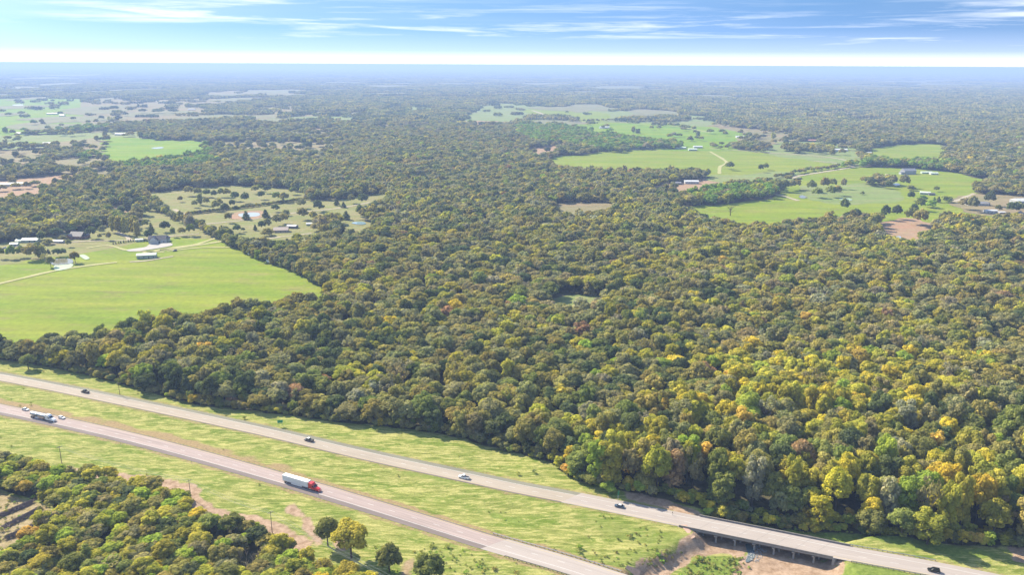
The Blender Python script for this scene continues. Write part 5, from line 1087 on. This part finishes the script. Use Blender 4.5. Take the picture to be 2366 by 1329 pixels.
# ------------------------------------------------------------------ farm buildings
WM = {k: mat('wall_' + k, v, .8, 0, .08, .6) for k, v in dict(white=(.48, .48, .47), grey=(.36, .37, .37), tan=(.40, .32, .24), brick=(.26, .13, .09), green=(.36, .42, .34), dark=(.12, .12, .13)).items()}
RM = {k: mat('roof_' + k, v, .5, .0, .10, .5) for k, v in dict(white=(.52, .52, .51), navy=(.035, .035, .05), grey=(.22, .22, .23), dark=(.09, .085, .085), rust=(.34, .17, .11), green=(.50, .58, .44), tan=(.42, .33, .26)).items()}
def building(px, py, yaw, w_, d, h, rh, wall, roof, label, cat='building', wings=(), det=True, name='farm_building'):
    g = G(px, py); e = empty(name, (g[0], g[1], 0.0), yaw); props(e, label, cat)
    wm, rm = MB(), MB()
    def unit(x0, y0, ww, dd, hh, rr, axis='x'):
        wm.box(x0 - ww / 2, y0 - dd / 2, 0, x0 + ww / 2, y0 + dd / 2, hh)
        o_ = .45
        if axis == 'x':
            A = [(x0 - ww / 2 - o_, y0 - dd / 2 - o_, hh + .02), (x0 - ww / 2 - o_, y0 + dd / 2 + o_, hh + .02), (x0 - ww / 2 - o_, y0, hh + rr)]; B = [(x0 + ww / 2 + o_, a[1], a[2]) for a in A]
        else:
            A = [(x0 - ww / 2 - o_, y0 - dd / 2 - o_, hh + .02), (x0 + ww / 2 + o_, y0 - dd / 2 - o_, hh + .02), (x0, y0 - dd / 2 - o_, hh + rr)]; B = [(a[0], y0 + dd / 2 + o_, a[2]) for a in A]
        rm.loft([A, B])
        if axis == 'x':
            for xx in (x0 - ww / 2 - .003, x0 + ww / 2 + .003): pass
    unit(0, 0, w_, d, h, rh)
    for wg in wings: unit(*wg)
    wm.obj('wall', WM[wall], e); rm.obj('roof', RM[roof], e)
    for wg in wings:
        if len(wg) > 6 and wg[6] == 'y':
            x0, y0, ww, dd, hh, rr = wg[:6]; yf = y0 - dd / 2 - .47
            MB().loft([[(x0 - ww / 2, yf, hh), (x0 + ww / 2, yf, hh), (x0, yf, hh + rr - .3)], [(x0 - ww / 2, yf + .02, hh), (x0 + ww / 2, yf + .02, hh), (x0, yf + .02, hh + rr - .3)]]).obj('gable', WM[wall], e)
    if det:
        fy = -d / 2 - .03; n = max(2, int(w_ / 4.5))
        for k in range(n):
            xx = -w_ / 2 + w_ * (k + .5) / n
            if k == n // 2: MB().box(xx - .55, fy, 0, xx + .55, fy + .028, 2.2).obj('door', WM['dark'], e)
            else:
                f = MB().box(xx - .7, fy, 1.0, xx + .7, fy + .028, 2.2).obj('window', WM['white'], e); MB().box(xx - .6, fy - .02, 1.1, xx + .6, fy - .002, 2.1).obj('pane', GLASS, f)
    return e
building(366, 560, R_(12), 19, 11, 4.2, 4.2, 'white', 'navy', 'white modern farmhouse with dark navy roof on a pale concrete drive', 'house', [(-3, -6.5, 9, 7, 4.0, 4.6, 'y'), (8, 4, 7, 9, 3.6, 3.2, 'y')], name='farmhouse')
building(340, 596, R_(14), 19, 8, 3.8, 1.6, 'green', 'green', 'long pale barn with small windows at the top of the green field', 'barn', name='barn')
building(323, 558, R_(12), 8, 5, 2.6, 1, 'green', 'green', 'small pale green shed behind the row of young conifers', 'shed', name='shed')
building(72, 559, R_(8), 17, 9, 3, 1.8, 'green', 'green', 'long pale green metal-roofed house at the left track', 'house', [(-11, -1, 8, 7, 2.6, 1.2, 'x')], name='farmhouse')
building(34, 568, R_(8), 8, 6, 2.6, 1.2, 'green', 'green', 'small pale shed at the far left beside the track', 'shed', name='shed')
building(181, 551, R_(-10), 16, 11, 3.6, 4.6, 'brick', 'navy', 'dark roofed brick farmhouse among yard trees left of the conifers', 'house', [(-6, -5, 8, 8, 3.2, 3.0, 'y'), (6, 3, 8, 10, 3.2, 3.0, 'y')], name='farmhouse')
building(136, 561, R_(-5), 12, 5, 2.4, .9, 'grey', 'grey', 'low grey outbuilding between yard trees beside the track', 'shed', name='shed')
building(650, 536, R_(10), 17, 11, 3.2, 3.0, 'tan', 'tan', 'tan roofed house behind the olive trees right of the field hedge', 'house', name='farmhouse')
building(676, 527, R_(-12), 12, 8, 3.2, 1.2, 'dark', 'white', 'dark shed with a bright white roof beside the tan house', 'shed', name='shed')
building(716, 521, R_(5), 8, 6, 2.6, 1.2, 'green', 'white', 'tiny white-roofed hut on the lawn right of the tan house', 'shed', name='shed')
building(785, 443, R_(20), 20, 13, 5, 5, 'white', 'dark', 'large white gabled house among trees behind the long hedge', 'house', [(4, -7, 9, 8, 4.6, 4.4, 'y')], name='farmhouse')
building(571, 425, 0, 16, 9, 3.2, 1.2, 'tan', 'white', 'low building with flat white roof above the scattered yard trees', 'shed', name='shed')
building(858, 561, R_(14), 22, 8, 3.2, 1.4, 'grey', 'white', 'long white-roofed building deep in the wood below the blue pond', 'building')
building(1597, 424, 0, 24, 12, 4.2, 2, 'white', 'white', 'white barn on bare soil below the straight tree belt', 'barn', name='barn')
building(1562, 426, 0, 16, 9, 3.2, 1.4, 'dark', 'grey', 'grey shed left of the white barn on bare soil', 'shed', name='shed')
for px, py, w_, cl_, lab in ((1462, 345, 32, 'green', 'leftmost low pale shed along the top of the middle green field'), (1494, 344, 30, 'green', 'second low pale shed along the top of the middle green field'), (1572, 344, 26, 'green', 'pale barn right of the trees atop the middle green field'),
                           (1600, 348, 20, 'green', 'small pale shed at the junction of field tracks'), (1612, 342, 22, 'white', 'small white-roofed barn behind the field track junction')):
    building(px, py, 0, w_, 12, 4, 1.8, 'green', cl_, lab, 'shed', det=False, name='shed')
building(1784, 431, R_(10), 26, 14, 3.6, 2.6, 'brick', 'rust', 'rust roofed house among dark trees left of the pale lane', 'house', name='farmhouse')
building(1768, 434, R_(-20), 16, 10, 3, 2, 'tan', 'rust', 'small rust roofed shed left of the rust roofed house', 'shed', name='shed')
building(1752, 436, 0, 14, 9, 3, 1.6, 'tan', 'tan', 'tan hut at the left end of the farmyard in dark trees', 'shed', name='shed')
building(2098, 402, R_(8), 24, 14, 7, 4, 'grey', 'grey', 'tall grey farmhouse in front of the bright green grove', 'house', [(-15, -3, 8, 8, 4, 2, 'x')], name='farmhouse')
building(2140, 401, 0, 20, 8, 3, 1.4, 'green', 'green', 'long pale shed right of the tall grey farmhouse', 'shed', det=False, name='shed')
building(2157, 403, 0, 14, 8, 3, 1.4, 'white', 'green', 'smaller pale shed farthest right of the tall grey farmhouse', 'shed', det=False, name='shed')
building(2137, 449, R_(-25), 15, 9, 3.2, 1.6, 'green', 'green', 'pale green cottage among bushes in the right field', 'house', name='farmhouse')
building(2152, 451, R_(-10), 9, 7, 2.8, 1.2, 'dark', 'dark', 'small dark shed beside the pale green cottage', 'shed', name='shed')
building(2256, 474, R_(-6), 30, 13, 3.2, 2.6, 'grey', 'grey', 'long grey roofed farmhouse behind two yard trees', 'house', name='farmhouse')
building(2274, 474, R_(-6), 12, 9, 3.2, 1.6, 'dark', 'dark', 'dark open garage at the right end of the grey farmhouse', 'garage', name='garage')
building(2288, 492, 0, 16, 9, 3.8, 1.2, 'white', 'white', 'cream and white metal barn at the right wood edge', 'barn', name='barn')
building(2362, 470, R_(8), 30, 18, 5, 3, 'grey', 'white', 'large bluish white metal building at the right picture edge', 'barn', name='barn')
building(2352, 500, R_(45), 18, 11, 3.4, 3.4, 'brick', 'dark', 'dark roofed brick house in the yard at the right picture edge', 'house', name='farmhouse')
building(2313, 494, R_(4), 9, 6, 2.6, 1, 'tan', 'white', 'small white-roofed shed between the cream barn and brick house', 'shed', name='shed')
for px, py, w_, rf, lab in ((22, 430, 30, 'white', 'white roofed barn at the left edge beside brown fields'), (55, 429, 20, 'grey', 'grey barn right of the white barn by brown fields'), (115, 334, 30, 'white', 'white metal roof among dark trees at the far left'), (57, 310, 40, 'white', 'long white barn below the far left green field'),
                           (281, 312, 34, 'white', 'white roofed barn above the distant green field'), (122, 264, 40, 'white', 'distant white farmhouse inside the far left green field'), (144, 268, 22, 'white', 'tiny white shed right of the distant white farmhouse'),
                           (443, 254, 30, 'white', 'distant white barn between dark tree clumps'), (1397, 296, 30, 'white', 'pale low barn in the distant middle pasture'), (1710, 318, 24, 'white', 'white shed near round trees in the distant pasture'), (1940, 349, 34, 'white', 'white roofed farm building above the winding lane'),
                           (2003, 357, 22, 'white', 'small white shed at the left end of the upper right field'), (1885, 327, 50, 'rust', 'dark red roofed building behind the distant tree belt'), (1255, 336, 30, 'white', 'white roofed shed beside the bare yard in the middle wood'),
                           (2118, 247, 60, 'white', 'distant white roofs inside the far right forest'), (2165, 247, 40, 'white', 'lone distant white roof right of the others in the far forest'), (718, 323, 26, 'white', 'white house among trees above the long dry strip'), (740, 304, 26, 'tan', 'tan house in the distant middle wood')):
    building(px, py, rng.uniform(-.2, .2), w_, w_ * .45, 4, 2, 'white' if rf != 'rust' else 'dark', rf, lab, 'farm building', det=False)
# ------------------------------------------------------------------ haze
hb = MB().box(-95000, -1500, -7, 95000, 84000, 203).obj('haze', [])
hm = bpy.data.materials.new('haze'); hm.use_nodes = True; t = hm.node_tree; t.nodes.clear()
pv = nd(t, 'ShaderNodeVolumePrincipled'); pv.inputs['Color'].default_value = (0.44, 0.61, 0.96, 1); pv.inputs['Density'].default_value = 0.000122; pv.inputs['Anisotropy'].default_value = 0.08
o_ = nd(t, 'ShaderNodeOutputMaterial'); t.links.new(pv.outputs[0], o_.inputs['Volume']); hb.data.materials.append(hm); props(hb, kind='stuff')
